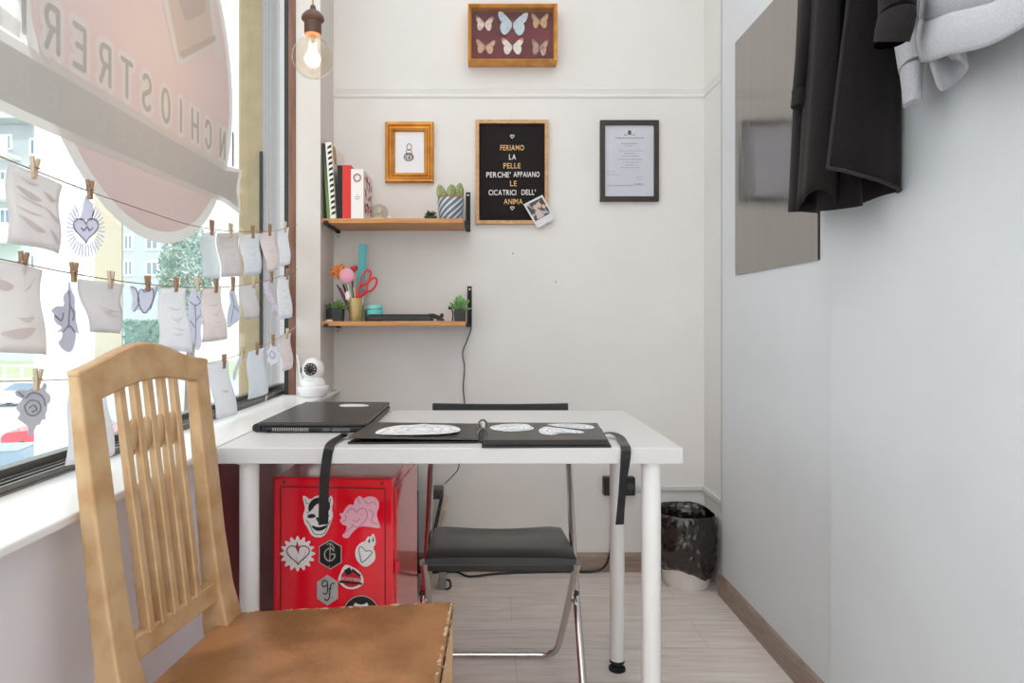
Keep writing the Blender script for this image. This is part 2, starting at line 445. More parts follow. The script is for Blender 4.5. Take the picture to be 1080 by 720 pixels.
# cars
def car(name, label, c, ang, m, L=3.9, W=1.65, Ht=1.45):
    t = thing(name, label, 'car', (c[0], c[1], GZ)); R = Matrix.Translation(Vector((c[0], c[1], GZ))) @ Matrix.Rotation(ang, 4, 'Z')
    prof = [(-L / 2, .35), (-L / 2, .75), (-L / 2 + .15, .92), (-L * .2, 1.0), (L / 2 - .1, .95), (L / 2, .8), (L / 2, .35), (L * .4, .25), (-L * .4, .25)]
    MB().prism([R @ Vector((x, -W / 2, z)) for x, z in prof], R.to_3x3() @ Vector((0, W, 0))).build('body', m, t, bevel=.06, seg=3)
    cab = [(-L * .22, .97), (-L * .06, Ht), (L * .28, Ht), (L * .44, .95)]
    MB().hexa([R @ Vector((x, -W / 2 + .04 + (.16 if z > 1.2 else 0), z)) for x, z in cab], [R @ Vector((x, W / 2 - .04 - (.16 if z > 1.2 else 0), z)) for x, z in cab]).build('cabin', M_wglass, t, bevel=.04)
    MB().box(-L * .07, L * .29, -W / 2 + .18, W / 2 - .18, Ht - .02, Ht + .03, R).build('roof', m, t, bevel=.02)
    for sx in (-.31, .31):
        for sy in (-1, 1):
            A = R @ Matrix.Translation(Vector((sx * L, sy * (W / 2 - .09), .31))) @ Matrix.Rotation(PI / 2, 4, 'X')
            w = MB().lathe([(.0, -.1), (.26, -.1), (.31, -.06), (.31, .06), (.26, .1), (0, .1)], (0, 0, 0), 20, A, cap=False).build('wheel', M_rubber, t, smooth=True)
            MB().lathe([(.0, -.108), (.17, -.108), (.17, .108), (0, .108)], (0, 0, 0), 14, A, cap=False).build('hubcap', M_steel, w)
    return t
car('parked_car', 'small red hatchback on the street below, behind the hanging grey paper flower', (-16.9, 26.6), .25, mat('red_car_paint', (232, 80, 92), .25, coat=.6))
car('parked_car', 'white car parked across the street beyond the red one', (-28.5, 41), .1, mat('white_car_paint', (240, 241, 243), .25, coat=.6), L=4.4)
car('parked_car', 'blue grey car nearest to the window, at its lower left end', (-14.8, 19.6), .2, mat('blue_grey_car_paint', (170, 184, 198), .25, coat=.6))

# ------------------------------------------------------------------ shop decal on the pane (read from the street)
XD = -.796
dec = thing('window_decal', 'big round pink and grey shop sign lettered backwards on the window pane', 'window sign', (XD, 1.6, 1.22))
S_white = sheet('milky_vinyl_outline', (234, 232, 229), .45)
S_pink = sheet('faded_pink_vinyl', (240, 228, 227), .42)
S_grey = sheet('grey_vinyl_ribbon', (216, 214, 211), .35)
S_letter = sheet('grey_vinyl_letters', (200, 198, 197), .3)
S_halo = sheet('pale_grey_letter_halo', (240, 238, 236), .4)
S_faint = sheet('faint_grey_ribbon_letters', (220, 218, 215), .38)
S_emb = sheet('pale_beige_vinyl', (236, 226, 218), .45)
def flat(mb, pts, x):           # a vinyl shape on the pane: (Y, Z) outline at plane x
    return mb.prism([Vector((x, y, z)) for y, z in pts], (.0003, 0, 0))
def disc(yc, zc, r, n=72, a0=0, a1=2 * PI): return [(yc + r * math.cos(a0 + (a1 - a0) * k / n), zc + r * math.sin(a0 + (a1 - a0) * k / n)) for k in range(n)]
YC, ZC = 1.60, 1.69
flat(MB(), disc(YC, ZC, .492), XD - .0012).build('outline', S_white, dec)
flat(MB(), disc(YC, ZC, .463), XD - .0008).build('disc', S_pink, dec)
rb_o = [(1.02, 1.352), (1.20, 1.352), (2.02, 1.37), (2.165, 1.355), (2.14, 1.43), (2.175, 1.505), (2.04, 1.487), (1.2, 1.487), (1.02, 1.487)]
flat(MB(), rb_o, XD - .0004).build('ribbon_outline', S_white, dec)
rb = [(1.03, 1.371), (1.20, 1.371), (2.03, 1.386), (2.14, 1.374), (2.118, 1.43), (2.145, 1.49), (2.03, 1.47), (1.2, 1.468), (1.03, 1.468)]
flat(MB(), rb, XD).build('ribbon', S_grey, dec)
flat(flat(MB(), [(.80, 1.36), (1.02, 1.30), (1.02, 1.44), (.80, 1.50), (.86, 1.43)], XD - .0004), [(.84, 1.50), (1.13, 1.49), (1.135, 1.52), (.80, 1.56)], XD - .0004).build('ribbon_end', S_halo, dec)
LT = [('I', 2.09), ('N', 2.007), ('C', 1.903), ('H', 1.816), ('I', 1.731), ('O', 1.649), ('S', 1.556), ('T', 1.469), ('R', 1.385), ('E', 1.297), ('R', 1.215), ('I', 1.14), ('A', 1.05)]
def arc(cx, cy, rx, ry, a0, a1, n=10): return [(cx + rx * math.cos(math.radians(a0 + (a1 - a0) * k / n)), cy + ry * math.sin(math.radians(a0 + (a1 - a0) * k / n))) for k in range(n + 1)]
GLY = {'I': [[(.5, 0), (.5, 1)]], 'N': [[(.1, 0), (.1, 1), (.9, 0), (.9, 1)]], 'C': [arc(.5, .62, .4, .36, 20, 180) + arc(.5, .38, .4, .36, 180, 340)],
       'H': [[(.1, 0), (.1, 1)], [(.9, 0), (.9, 1)], [(.1, .5), (.9, .5)]], 'O': [arc(.5, .62, .4, .38, 0, 180) + arc(.5, .38, .4, .38, 180, 360) + [(.9, .62)]],
       'S': [arc(.5, .75, .38, .25, 30, 200) + [(.2, .6), (.8, .4)] + arc(.5, .25, .38, .25, 20, -150)], 'T': [[(.05, 1), (.95, 1)], [(.5, 0), (.5, 1)]],
       'R': [[(.12, 0), (.12, 1), (.55, 1)] + arc(.55, .75, .32, .25, 90, -90) + [(.12, .5)], [(.5, .5), (.88, 0)]], 'E': [[(.88, 0), (.12, 0), (.12, 1), (.88, 1)], [(.12, .52), (.7, .52)]],
       'A': [[(.05, 0), (.5, 1), (.95, 0)], [(.22, .35), (.78, .35)]]}
def seg_d(p, a, b):
    ax, ay = p[0] - a[0], p[1] - a[1]; bx_, by_ = b[0] - a[0], b[1] - a[1]
    t = max(0, min(1, (ax * bx_ + ay * by_) / (bx_ * bx_ + by_ * by_ + 1e-12)))
    return math.hypot(ax - bx_ * t, ay - by_ * t)
def glyph(ch, yc, zc, wd, hh, r, x, cell):
    """one flat letter shape: everything within r of its strokes, read from the street side"""
    segs = []
    for st in GLY[ch]:
        q = [(yc - (u - .5) * wd, zc + (v - .5) * hh) for u, v in st]; segs += list(zip(q, q[1:]))
    nu, nv = int((wd + 2 * r) / cell) + 3, int((hh + 2 * r) / cell) + 3
    y0, z0 = yc - nu * cell / 2, zc - nv * cell / 2
    D = [[r - min(seg_d((y0 + i * cell, z0 + j * cell), a, b) for a, b in segs) for j in range(nv + 1)] for i in range(nu + 1)]
    mb = MB()
    for i in range(nu):
        for j in range(nv):
            cr = [(i, j), (i + 1, j), (i + 1, j + 1), (i, j + 1)]; dv = [D[a][b] for a, b in cr]
            if max(dv) <= 0: continue
            poly = []
            for k in range(4):
                (a, b), (c, d) = cr[k], cr[(k + 1) % 4]; u, v = dv[k], dv[(k + 1) % 4]
                if u > 0: poly.append((a, b))
                if (u > 0) != (v > 0): t = u / (u - v); poly.append((a + (c - a) * t, b + (d - b) * t))
            if len(poly) > 2: mb.add([Vector((x, y0 + a * cell, z0 + b * cell)) for a, b in poly], [list(range(len(poly)))])
    return mb
for ch, y in LT:
    wd, hh, cz = .044, .078, 1.545
    if y > 2.05: glyph(ch, y, cz + .006, wd, .095, .0085, XD + .0012, .002).build('letter', sheet('dark_grey_vinyl_letter', (150, 146, 148), .15), dec); continue
    hm = glyph(ch, y, cz, wd, hh, .0195, XD + .0006, .003).build('letter', S_halo, dec)
    glyph(ch, y, cz, wd, hh, .0058, XD + .0012, .002).build('letter_face', S_letter, hm)
y = 1.60 + .50
for w_ in ('TATTOO', 'ATELIER'):
    for c_ in w_:
        m_ = MB(); add_text(m_, c_, (XD + .0008, y, 1.422), (0, -1, 0), (0, 0, 1), .046, .006 if c_ == 'I' else .036); m_.build('ribbon_letter', S_faint, dec); y -= .077
    y -= .04
def pxd(pts): return [(p.y, p.z) for p in (at_x(a, b, XD) for a, b in pts)]
flat(MB(), pxd([(166, -20), (186, 66), (192, 68), (224, 50), (231, 62), (235, 60), (226, 10), (224, -20)]), XD + .0004).build('emblem_outline', S_halo, dec)
flat(MB(), pxd([(173, -20), (189, 61), (225, 44), (218, -20)]), XD + .0008).build('emblem_bottle', S_emb, dec)
flat(flat(MB(), pxd([(187, -4), (195, 21), (199, 22), (215, 13), (217, -6)]), XD + .0014), pxd([(192, 62), (190, 55), (226, 37), (227, 43)]), XD + .0014).build('emblem_detail', sheet('emblem_rose_grey', (224, 212, 206), .4), dec)

# ------------------------------------------------------------------ three strings of papers
XP = -.712
M_string = mat('brown_twine', (150, 118, 92), .8)
M_twine = mat('pale_twine', (196, 176, 150), .8)
END = [at_y(313, 236.5, 2.437), at_y(313, 284, 2.437), at_y(313, 344, 2.437)]
strings = [[(-60, 140), (0, 165), (35, 179), (92, 201), (150, 221), (200, 237), (240, 243.5), (275, 244), (292, 243)],
           [(-60, 262), (0, 273), (75, 288), (140, 298), (200, 303), (245, 302), (280, 296), (294, 292)],
           [(-60, 402), (0, 402), (70, 400), (150, 394), (215, 384), (246, 376), (275, 365), (292, 357)]]
slab = ['uppermost twine string across the window, holding the top row of papers', 'middle twine string across the window, holding the longest row of papers', 'lowest twine string across the window, running behind the gold chair']
for k, (pts, e) in enumerate(zip(strings, END)):
    path = [at_x(a, b, XP) for a, b in pts] + [e]
    o = MB().tube(curve_pts(path, 6), .0011, 6).build('twine_string', M_string if k < 2 else M_twine, smooth=True)
    tag(o, slab[k], 'string', 'twine strings across the window')

PAPERS = {}
S_pap = [sheet('drawing_paper_' + n, c, .5, vary=v) for n, c, v in (
    ('warm', (235, 231, 229), (14, (229, 223, 222), .45, .7)), ('cool', (236, 238, 241), (14, (229, 232, 238), .45, .7)),
    ('grey', (231, 228, 228), (14, (225, 221, 221), .45, .7)), ('rose', (240, 233, 232), (14, (235, 225, 225), .45, .7)), ('white', (243, 243, 245), (14, (237, 236, 240), .45, .7)))]
S_cut = sheet('cutout_paper', (232, 232, 242), .5); S_ink = sheet('pale_ink', (176, 175, 188), .4); S_inkd = sheet('grey_ink', (128, 128, 138), .3); S_rose_ink = sheet('rosy_ink', (222, 212, 212), .45)
def paper(corners, m, bulge=.010, x=XP, marks=None, name='drawing_sheet', label='', group=None):
    """a sheet hanging from the string; corners in photo order TL, TR, BR, BL; the lower edge curls off the pane"""
    A, B, C, D = [at_x(a, b, x) for a, b in corners]
    def fn(u, v):
        p = (A * (1 - u) + B * u) * (1 - v) + (D * (1 - u) + C * u) * v
        return p + Vector((bulge * math.sin(PI * u) * (.3 + .7 * v) + .35 * bulge * v * v - .004 * math.sin(2 * PI * v), 0, 0))
    o = MB().grid(fn, 8, 10).build(name, m, smooth=True, solid=.0005, angle=180)
    tag(o, label, 'paper', group)
    if marks:
        mk = MB()
        for (u0, v0, u1, v1, w) in marks:
            n = 8; a = []; b = []
            for k in range(n + 1):
                t = k / n; uu, vv = u0 + (u1 - u0) * t, v0 + (v1 - v0) * t + .03 * math.sin(PI * t)
                ww = w * math.sin(PI * (t * .9 + .05))
                a.append(fn(uu, vv - ww) + Vector((.0012, 0, 0))); b.append(fn(uu, vv + ww) + Vector((.0012, 0, 0)))
            for k in range(n): mk.add([a[k], a[k + 1], b[k + 1], b[k]], [(0, 1, 2, 3)])
        mk.build('ink_drawing', S_rose_ink, o)
    return o
def cutout(pts, m, label, x=XP, lines=(), dots=(), smooth_it=2, group=None, name='paper_cutout', lw=.0013, extra=()):
    P = [at_x(a, b, x) for a, b in pts]
    P = smooth_poly([tuple(p) for p in P], smooth_it) if smooth_it else P
    mb = MB().prism(P, (.0006, 0, 0))
    for e in extra: mb.prism([at_x(a, b, x) for a, b in e], (.0006, 0, 0))
    o = tag(mb.build(name, m), label, 'paper', group)
    if lines:
        mb = MB()
        for L in lines: mb.tube(curve_pts([at_x(a, b, x) + Vector((.0012, 0, 0)) for a, b in L], 4), lw, 5)
        mb.build('ink_line', S_ink, o)
    return o
GP = 'drawings pegged on the window strings'
lips = [(.15, .24, .55, .34, .05), (.6, .2, .92, .26, .04), (.15, .34, .6, .42, .02), (.6, .42, .95, .56, .05), (.12, .62, .5, .78, .05), (.6, .72, .92, .86, .05), (.1, .5, .5, .56, .015), (.2, .12, .5, .14, .02)]
items = []   # (string pin pixel, lean, what it holds)
paper([(9, 172), (66, 195), (58, 268), (3, 256)], S_pap[0], .016, marks=lips, label='big sheet of faint lip sketches pegged at the left end of the top string', group=GP); items.append((33, 177, -.1, 'the sheet of lip sketches'))
# sacred heart with rays
ctr = (90, 242)
hp = [(ctr[0] + a * 13.5, ctr[1] - b * 15 - 1) for a, b in heart_pts(28)]
rays = []
for k in range(34):
    a = 2 * PI * k / 34 - PI / 2
    if abs(((a + PI / 2 + PI) % (2 * PI)) - PI) < .45: continue
    r0, r1 = 1.03, 1.5
    dx, dy = math.cos(a), math.sin(a)
    px0, py0 = ctr[0] + dx * 13.2, ctr[1] + dy * 15.5; px1, py1 = ctr[0] + dx * 20.5, ctr[1] + dy * 29
    nx, ny = -dy * .8, dx * .8
    rays.append([(px0 - nx, py0 - ny), (px1 - nx, py1 - ny), (px1 + nx, py1 + ny), (px0 + nx, py0 + ny)])
flame = [(84, 232), (87, 222), (88, 212), (91, 205), (95, 213), (98, 214), (99, 224), (97, 232)]
cutout(hp, S_cut, 'paper sacred heart with radiating rays hanging from the top string', lines=[[(ctr[0] + a * 13, ctr[1] - b * 14.4 - 1) for a, b in heart_pts(28)] + [(ctr[0], ctr[1] - 5 * 15 / 16 - 1)], [(85, 240), (88, 243), (91, 239), (94, 243), (97, 240)]], smooth_it=0, extra=rays + [flame], group=GP); items.append((92, 200, .05, 'the rayed sacred heart cutout'))
paper([(213, 246), (228, 243), (231, 294), (211, 293)], sheet('bluish_tracing_paper', (222, 226, 231), .5, see=.45), .008, label='bluish tracing paper in front of the tree on the top string', group=GP); items.append((221.5, 240, 0, 'the bluish tracing paper'))
plain = [(.25, .3, .75, .31, .008), (.3, .45, .6, .52, .01), (.45, .48, .75, .42, .008), (.3, .62, .7, .64, .008), (.25, .72, .6, .70, .008)]
paper([(229, 246), (252.5, 245), (253, 291), (232, 292)], S_pap[2], .008, marks=plain, label='greyish sheet on the top string, just left of the beige pilaster', group=GP); items.append((241.5, 243, 0, 'the greyish sheet left of the pilaster'))
paper([(254, 248), (275, 246), (274, 288), (256, 291)], S_pap[1], .008, marks=plain, label='pale bluish sheet on the top string, in front of the beige pilaster', group=GP); items.append((265, 244.5, .1, 'the pale sheet on the pilaster'))
paper([(274, 246), (291, 243), (292, 283.5), (281, 287)], S_pap[3], .008, marks=plain, label='rosy sheet with a white border on the top string, second from its right end', group=GP); items.append((283, 242.5, 0, 'the rosy bordered sheet'))
paper([(294, 241.5), (305, 239.5), (305, 278), (294.5, 281)], S_pap[4], .006, label='narrow white sheet at the right end of the top string', group=GP); items.append((299.5, 239.5, 0, 'the rightmost sheet of the top row'))
# middle string
face = [(.08, .22, .36, .26, .06), (.55, .1, .52, .9, .02), (.1, .8, .5, .72, .06), (.3, .62, .55, .58, .03), (.5, .3, .8, .1, .015)]
paper([(-14, 272), (45, 285), (41, 375), (-22, 371)], S_pap[0], .03, marks=face, label='largest grey sheet, cut by the left edge, on the middle string', group=GP); items.append((21, 277, -.1, 'the largest grey sheet'))
rose = [(73, 296), (75, 306), (79, 314), (78, 324), (80, 330), (79, 336), (82, 345), (83, 354), (80, 349), (79, 360), (76, 370), (71, 372), (63, 366), (61, 360), (65, 357), (66, 349), (58, 351), (66, 345), (60, 342), (56, 336), (57, 331), (53, 327), (60, 322), (68, 323), (66, 311), (72, 306), (72, 296)]
cutout(rose, sheet('grey_cutout_paper', (216, 217, 226), .5), 'grey paper rose with leaves on the middle string', lines=[[(72, 306), (73, 320), (72, 335), (72, 345)], [(57, 332), (64, 338), (66, 330)], [(66, 350), (72, 343), (78, 350)], [(72, 320), (77, 330), (76, 338)]], smooth_it=1, group=GP); items.append((75, 287, 0, 'the grey paper rose'))
paper([(82, 294), (131, 300), (124, 352), (92, 350)], S_pap[2], .012, marks=[(.3, .5, .85, .56, .02), (.35, .62, .8, .64, .02), (.3, .56, .6, .58, .02)], label='grey sheet with a small script drawing on the middle string, above the chair left shoulder', group=GP); items.append((114, 295, -.05, 'the grey sheet with script'))
wh = [(136, 302), (141, 303), (146, 311), (148, 307), (152, 304), (155, 307), (158, 303), (163, 302), (166, 301), (164, 312), (160, 322), (158, 327), (152, 332), (146, 325), (140, 330), (138, 324), (140, 315)]
cutout(wh, S_cut, 'lilac winged heart cutout with dark outline on the middle string', lines=[wh[4:6] + [(161, 305), (160, 318), (152, 330), (145, 318), (146, 308), (149, 305), (152, 308)], [(137, 302), (143, 305), (146, 318), (141, 328)], [(165, 302), (162, 314), (158, 326)]], smooth_it=1, group=GP); items.append((153.5, 299, .1, 'the winged heart cutout'))
paper([(169, 304), (196, 304), (201, 372), (164, 369)], S_pap[4], .012, marks=plain, label='long whitish sheet on the middle string, over the chair crest', group=GP); items.append((183.5, 300, -.1, 'the long whitish sheet'))
r2 = [(205, 304), (210, 308), (212, 318), (211, 328), (213, 338), (211, 350), (213, 362), (208, 372), (203, 360), (201, 345), (198, 338), (199, 325), (198, 316), (202, 308)]
cutout(r2, S_cut, 'pale lilac flower cutout between two long sheets on the middle string', lines=[[(200, 318), (206, 322), (211, 318), (207, 312)], [(205, 322), (206, 340), (205, 365)], [(206, 338), (211, 332)], [(205, 345), (200, 338)]], smooth_it=1, group=GP); items.append((207, 300, 0, 'the pale lilac flower cutout'))
paper([(214, 305), (233, 302), (238, 357), (211, 361)], S_pap[3], .012, marks=plain, label='rounded rosy sheet on the middle string, right of the lilac flower', group=GP); items.append((226, 301, -.05, 'the rounded rosy sheet'))
c3 = [(243, 304), (246, 303), (249, 312), (251, 322), (254, 328), (252, 338), (246, 342), (240, 347), (239, 338), (240, 328), (243, 318), (241, 310)]
cutout(c3, sheet('grey_blue_cutout_paper', (226, 229, 238), .5), 'pale bluish cutout with a ragged edge left of the pilaster on the middle string', lines=[[(244, 310), (246, 322), (243, 340)], [(246, 322), (251, 328)]], smooth_it=1, group=GP); items.append((244, 299.5, 0, 'the ragged bluish cutout'))
paper([(252, 301), (271.5, 299), (272, 334), (256, 337)], S_pap[2], .008, label='short grey sheet in front of the beige pilaster on the middle string', group=GP); items.append((266, 297.5, 0, 'the short grey sheet'))
paper([(278, 298), (285, 295), (292, 334), (285, 328)], sheet('patterned_paper', (240, 234, 240), .5, vary=(260, (205, 194, 212), .5, .58)), .01, label='narrow speckled slip hanging slanted on the middle string', group=GP); items.append((285, 292, .1, 'the speckled slip'))
paper([(294, 293), (305, 290.5), (307.5, 334), (291, 337)], S_pap[4], .01, marks=plain, label='white sheet at the right end of the middle string', group=GP); items.append((301.5, 289, 0, 'the rightmost sheet of the middle row'))
# lowest string
fl = [(36, 408), (42, 411), (47, 402), (50, 408), (47, 412), (53, 416), (53, 424), (49, 427), (50, 433), (47, 437), (49, 443), (44, 442), (42, 448), (38, 448), (33, 461), (29, 458), (30, 450), (25, 446), (17, 441), (22, 436), (16, 430), (21, 424), (24, 420), (17, 418), (15, 412), (22, 411), (30, 411)]
cutout(fl, sheet('grey_flower_paper', (216, 218, 224), .5), 'big grey paper flower hanging from the lowest string at far left', lines=[[(25, 428), (32, 422), (40, 424), (42, 432), (36, 438), (28, 436), (25, 428)], [(30, 430), (35, 427), (38, 432), (33, 434)], [(26, 420), (34, 414), (44, 418), (47, 428)], [(18, 413), (24, 418)]], smooth_it=1, group=GP); items.append((36, 400, -.15, 'the grey paper flower'))
paper([(76, 402), (113, 400), (117, 478), (64, 491)], S_pap[4], .02, label='long white sheet hanging behind the gold chair left post', group=GP); items.append((93, 399, 0, 'the sheet behind the chair post'))
paper([(219, 383.5), (241, 380), (248.5, 436), (226, 441)], S_pap[4], .014, marks=[(.3, .5, .6, .52, .02)], label='white sheet reaching the sill beside the chair right shoulder', group=GP); items.append((234.5, 381, 0, 'the sheet reaching the sill'))
c4 = [(252, 376), (255, 377), (252, 385), (250, 392), (248, 400), (246, 402), (245, 395), (247, 388), (250, 382)]
cutout(c4, S_cut, 'slim pale cutout left of the pilaster on the lowest string', smooth_it=1, group=GP); items.append((254, 371.5, .1, 'the slim pale cutout'))
paper([(262, 370.5), (279, 366), (281.5, 414), (260, 421)], S_pap[1], .01, label='pale sheet in front of the beige pilaster on the lowest string', group=GP); items.append((269.5, 367.5, 0, 'the lowest pale sheet by the pilaster'))
c5 = [(286, 362), (288, 366), (292, 365), (292, 370), (295, 373), (293, 377), (293, 382), (289, 383), (286, 387), (284, 382), (281, 381), (283, 376), (281, 371), (284, 368)]
cutout(c5, sheet('white_flower_paper', (244, 242, 248), .5), 'small white flower cutout on the lowest string, second from its right end', smooth_it=1, group=GP, lines=[[(286, 370), (290, 374), (287, 378), (284, 374), (286, 370)]]); items.append((286.5, 358.5, .1, 'the small white flower cutout'))
paper([(294.5, 353.5), (309.5, 350), (308.5, 387), (296.5, 391.5)], S_pap[3], .008, marks=plain, label='rosy white sheet at the right end of the lowest string', group=GP); items.append((301.5, 352, 0, 'the rightmost sheet of the lowest row'))
# clothespins
M_pin = mat('brown_peg_wood', (158, 124, 94), .6, vary=(80, (132, 100, 72), .4, .7)); M_pin2 = mat('pale_peg_wood', (200, 180, 152), .6)
for k, (px, py, lean, what) in enumerate(items):
    c = at_x(px, py, XP); sc_ = 1.0 if c.y < 1.7 else 1.15
    t = thing('clothespin', f'small wooden clothespin gripping {what}', 'clothespin', c, 'clothespins on the window strings')
    R = Matrix.Rotation(lean, 3, 'X')
    def pt(y, z, x): return c + R @ Vector((x, y * sc_, z * sc_))
    m = M_pin if k % 3 else M_pin2
    for s in (-1, 1):
        prof = [(s * .0002, -.017), (s * .0036, -.017), (s * .0048, -.003), (s * .0092, .016), (s * .0058, .0175), (s * .0012, .000)]
        MB().prism([pt(y, z, .002) for y, z in prof], (.006, 0, 0)).build('prong', m, t)
    MB().tube([pt(-.0068, .001, .0015), pt(.0068, .001, .0015)], .0012, 6).tube([pt(-.0068, .001, .0085), pt(.0068, .001, .0085)], .0012, 6).build('spring', M_steel, t)
tabp = [at_x(281.5, 417, -.741), at_x(279.5, 426, -.741)]
tag(MB().flat_ribbon([tabp[0], tabp[1]], .010, .001, (0, 1, .2)).build('paper_tab', S_pap[4]), 'tiny white paper tab stuck on the window track', 'tab')
# ------------------------------------------------------------------ desk
DZ = .734
dk = thing('desk', 'white laminate desk on round legs in the middle of the room', 'desk', (-.07, 1.713, 0))
MB().box(-.572, .428, 1.413, 2.013, .700, DZ).build('desktop', M_white, dk, bevel=.0015)
for x, y in ((-.516, 1.452), (.369, 1.452), (.386, 1.905), (-.546, 1.972)):
    lg = MB().lathe([(.02, .022), (.021, .024), (.021, .695), (.03, .696), (.03, .70)], (x, y, 0), 28).build('leg', M_legw, dk, smooth=True)
    MB().lathe([(.024, 0), (.024, .006), (.02, .009), (.009, .011), (.009, .016), (.017, .020), (.0205, .030), (.0213, .030), (.0213, .022)], (x, y, 0), 24, cap=False).build('foot', M_rubber, lg, smooth=True)

# ------------------------------------------------------------------ red cabinet with stickers
M_red = mat('glossy_red_enamel', (244, 8, 42), .12, coat=.7, bump=(3, .01))
M_redd = mat('red_enamel_gap', (110, 8, 18), .5)
CB = Vector((-.223, 1.62, 0)); RA = math.radians(-3.4)
cab = thing('metal_cabinet', 'glossy red metal cabinet plastered with stickers standing under the desk', 'cabinet', CB)
RC = Matrix.Translation(CB) @ Matrix.Rotation(RA, 4, 'Z')
CW, CD, CH = .301, .36, .618
MB().box(-CW, 0, .001, CD, .03, CH, RC).build('body', M_red, cab, bevel=.004)
mb = MB()
z1_, z0_ = CH - .022, .05
mb.box(-CW + .018, -.018, -.0008, .002, z1_ - .0025, z1_, RC).box(-CW + .018, -CW + .0205, -.0008, .002, z0_, z1_, RC).box(-.0205, -.018, -.0008, .002, z0_, z1_, RC)
mb.build('panel_seam', M_redd, cab)
MB().box(-.002, .004, .03, CD - .008, .045, CH - .03, RC).build('door', M_red, cab, bevel=.002)
MB().box(.003, .007, .022, .034, .375, .410, RC).ball(RC @ Vector((.0075, .028, .392)), (.005, .006, .014)).build('handle', M_red, cab, smooth=True)
for sx in (-CW + .03, -.03):
    MB().lathe([(.004, -.003), (.004, .0)], RC @ Vector((sx - .002 if sx < -.1 else sx + .002, -.0005, CH - .011)), 10, Matrix.Rotation(PI / 2, 4, 'X')).build('screw', M_redd, cab)
for sx in (-CW + .03, -.03):
    for sy in (.03, CD - .03): MB().lathe([(.012, 0), (.014, .03)], RC @ Vector((sx, sy, 0)), 14).build('foot', M_rubber, cab)
CN = RC.to_3x3() @ Vector((0, -1, 0)); CP = RC @ Vector((0, 0, .3))
def cb(px, py, d=0.0): return at_plane(px, py, CP, CN) + CN * d
K_white = mat('white_sticker_vinyl', (240, 238, 238), .35); K_black = mat('black_sticker_vinyl', (22, 20, 22), .35); K_pink = mat('pink_sticker_vinyl', (244, 186, 204), .35)
K_red = mat('red_sticker_ink', (205, 30, 48), .35); K_silver = mat('silver_sticker_vinyl', (196, 198, 198), .3, .4); K_mag = mat('magenta_sticker_ink', (196, 70, 120), .35)
def stick(pts, m, label, it=1, parent=None, name='sticker', d=.0012, th=.0006):
    P = smooth_poly([tuple(p) for p in pts], it) if it else pts
    o = MB().prism([cb(a, b, d) for a, b in P], -CN * th).build(name, m, parent or cab)
    if label: o['label'] = label
    return o
def ink(o, m, shapes=(), lines=(), lw=.0012, d=.0018, name='print'):
    mb = MB()
    for s in shapes: mb.prism([cb(a, b, d) for a, b in s], -CN * .0004)
    for L in lines:
        L, w = (L, lw) if not isinstance(L, tuple) else L
        mb.tube(curve_pts([cb(a, b, d - .0006) for a, b in L], 4), w, 6)
    return mb.build(name, m, o)
# horned mask
o = stick([(319, 522.5), (321, 531), (322, 537), (319.5, 543), (321, 551), (324.5, 556), (327.5, 563), (333, 566.5), (341, 566), (346, 559), (349, 551), (351.5, 543), (350, 536), (352, 528), (349.5, 521.5), (346.5, 526), (341, 523), (334, 522), (327.5, 527), (322.5, 523)], K_white, 'white and black horned mask sticker')
ink(o, K_black, [smooth_poly([(326, 531), (330, 526), (336, 524), (345, 525), (349, 532), (347, 540), (344, 532), (336, 530), (331, 534), (327, 540), (325, 537)], 1),
                 smooth_poly([(324, 543), (330, 541), (334, 544), (330, 546), (325, 546)], 1), smooth_poly([(338, 544), (343, 541), (348, 543), (346, 546), (341, 546)], 1),
                 smooth_poly([(328, 553), (331, 558), (337, 560), (344, 557), (346, 552), (343, 554), (336, 556)], 1), smooth_poly([(333, 545), (335.5, 551), (338, 550), (336, 545)], 1)],
    [[(322, 525), (323, 530), (326, 531)], [(349, 525), (348, 530), (346.5, 531)], [(323, 548), (327, 553), (331, 562), (336, 563.5), (342, 562), (346, 554), (348.5, 548)], [(331, 535), (326, 539), (324, 541)]], .0009)
# pink cherub
o = stick([(357.5, 541), (361, 546), (358, 548), (361, 553), (366, 554), (365.5, 559), (360, 565.5), (367, 568), (371, 562), (376, 557), (382, 554.5), (388, 555), (394, 556), (402, 557), (399, 549), (397, 541), (400, 535), (399.5, 528), (395, 523.5), (388, 523), (383, 526), (379.5, 521.5), (374, 527), (373, 533), (369, 531), (364, 536), (362, 541)], K_pink, 'pink cherub and heart sticker')
ink(o, K_mag, [], [[(366, 541), (368.5, 537), (373, 536.5), (376, 540), (380, 536), (385.5, 537), (387.5, 543), (384, 550), (377, 556), (371, 552)], [(372, 548), (376, 550), (380, 546)], [(381, 541.5), (382, 543)], [(384, 527), (388, 531), (394, 529), (397, 533)], [(389, 537), (394, 541), (392, 549), (398, 553)], [(363, 563), (369, 557), (374, 554)], [(361, 550), (365, 547), (364, 543)], [(377, 525), (380, 531)]], .0008)
# lace heart
c0 = (314, 583.5)
lace = []
for k in range(96):
    a = 2 * PI * k / 96; r = 15.8 + 2.2 * math.cos(16 * a); lace.append((c0[0] + math.cos(a) * r * 1.05, c0[1] + math.sin(a) * r * 1.05))
o = stick(lace, K_white, 'white lace edged heart sticker', 0)
ink(o, K_black, [], [[(c0[0] + .5 + a * 12, c0[1] - b * 11 + 0) for a, b in heart_pts(24)] + [(c0[0] + .5, c0[1] - 4)]], .0013)
ink(o, K_red, [[(313.5, 570), (315.5, 576), (317, 573), (315, 584), (312, 577)]], [[(304, 581), (307, 590)], [(323, 580), (320, 591)], [(312, 586), (315, 596)]], .0005)
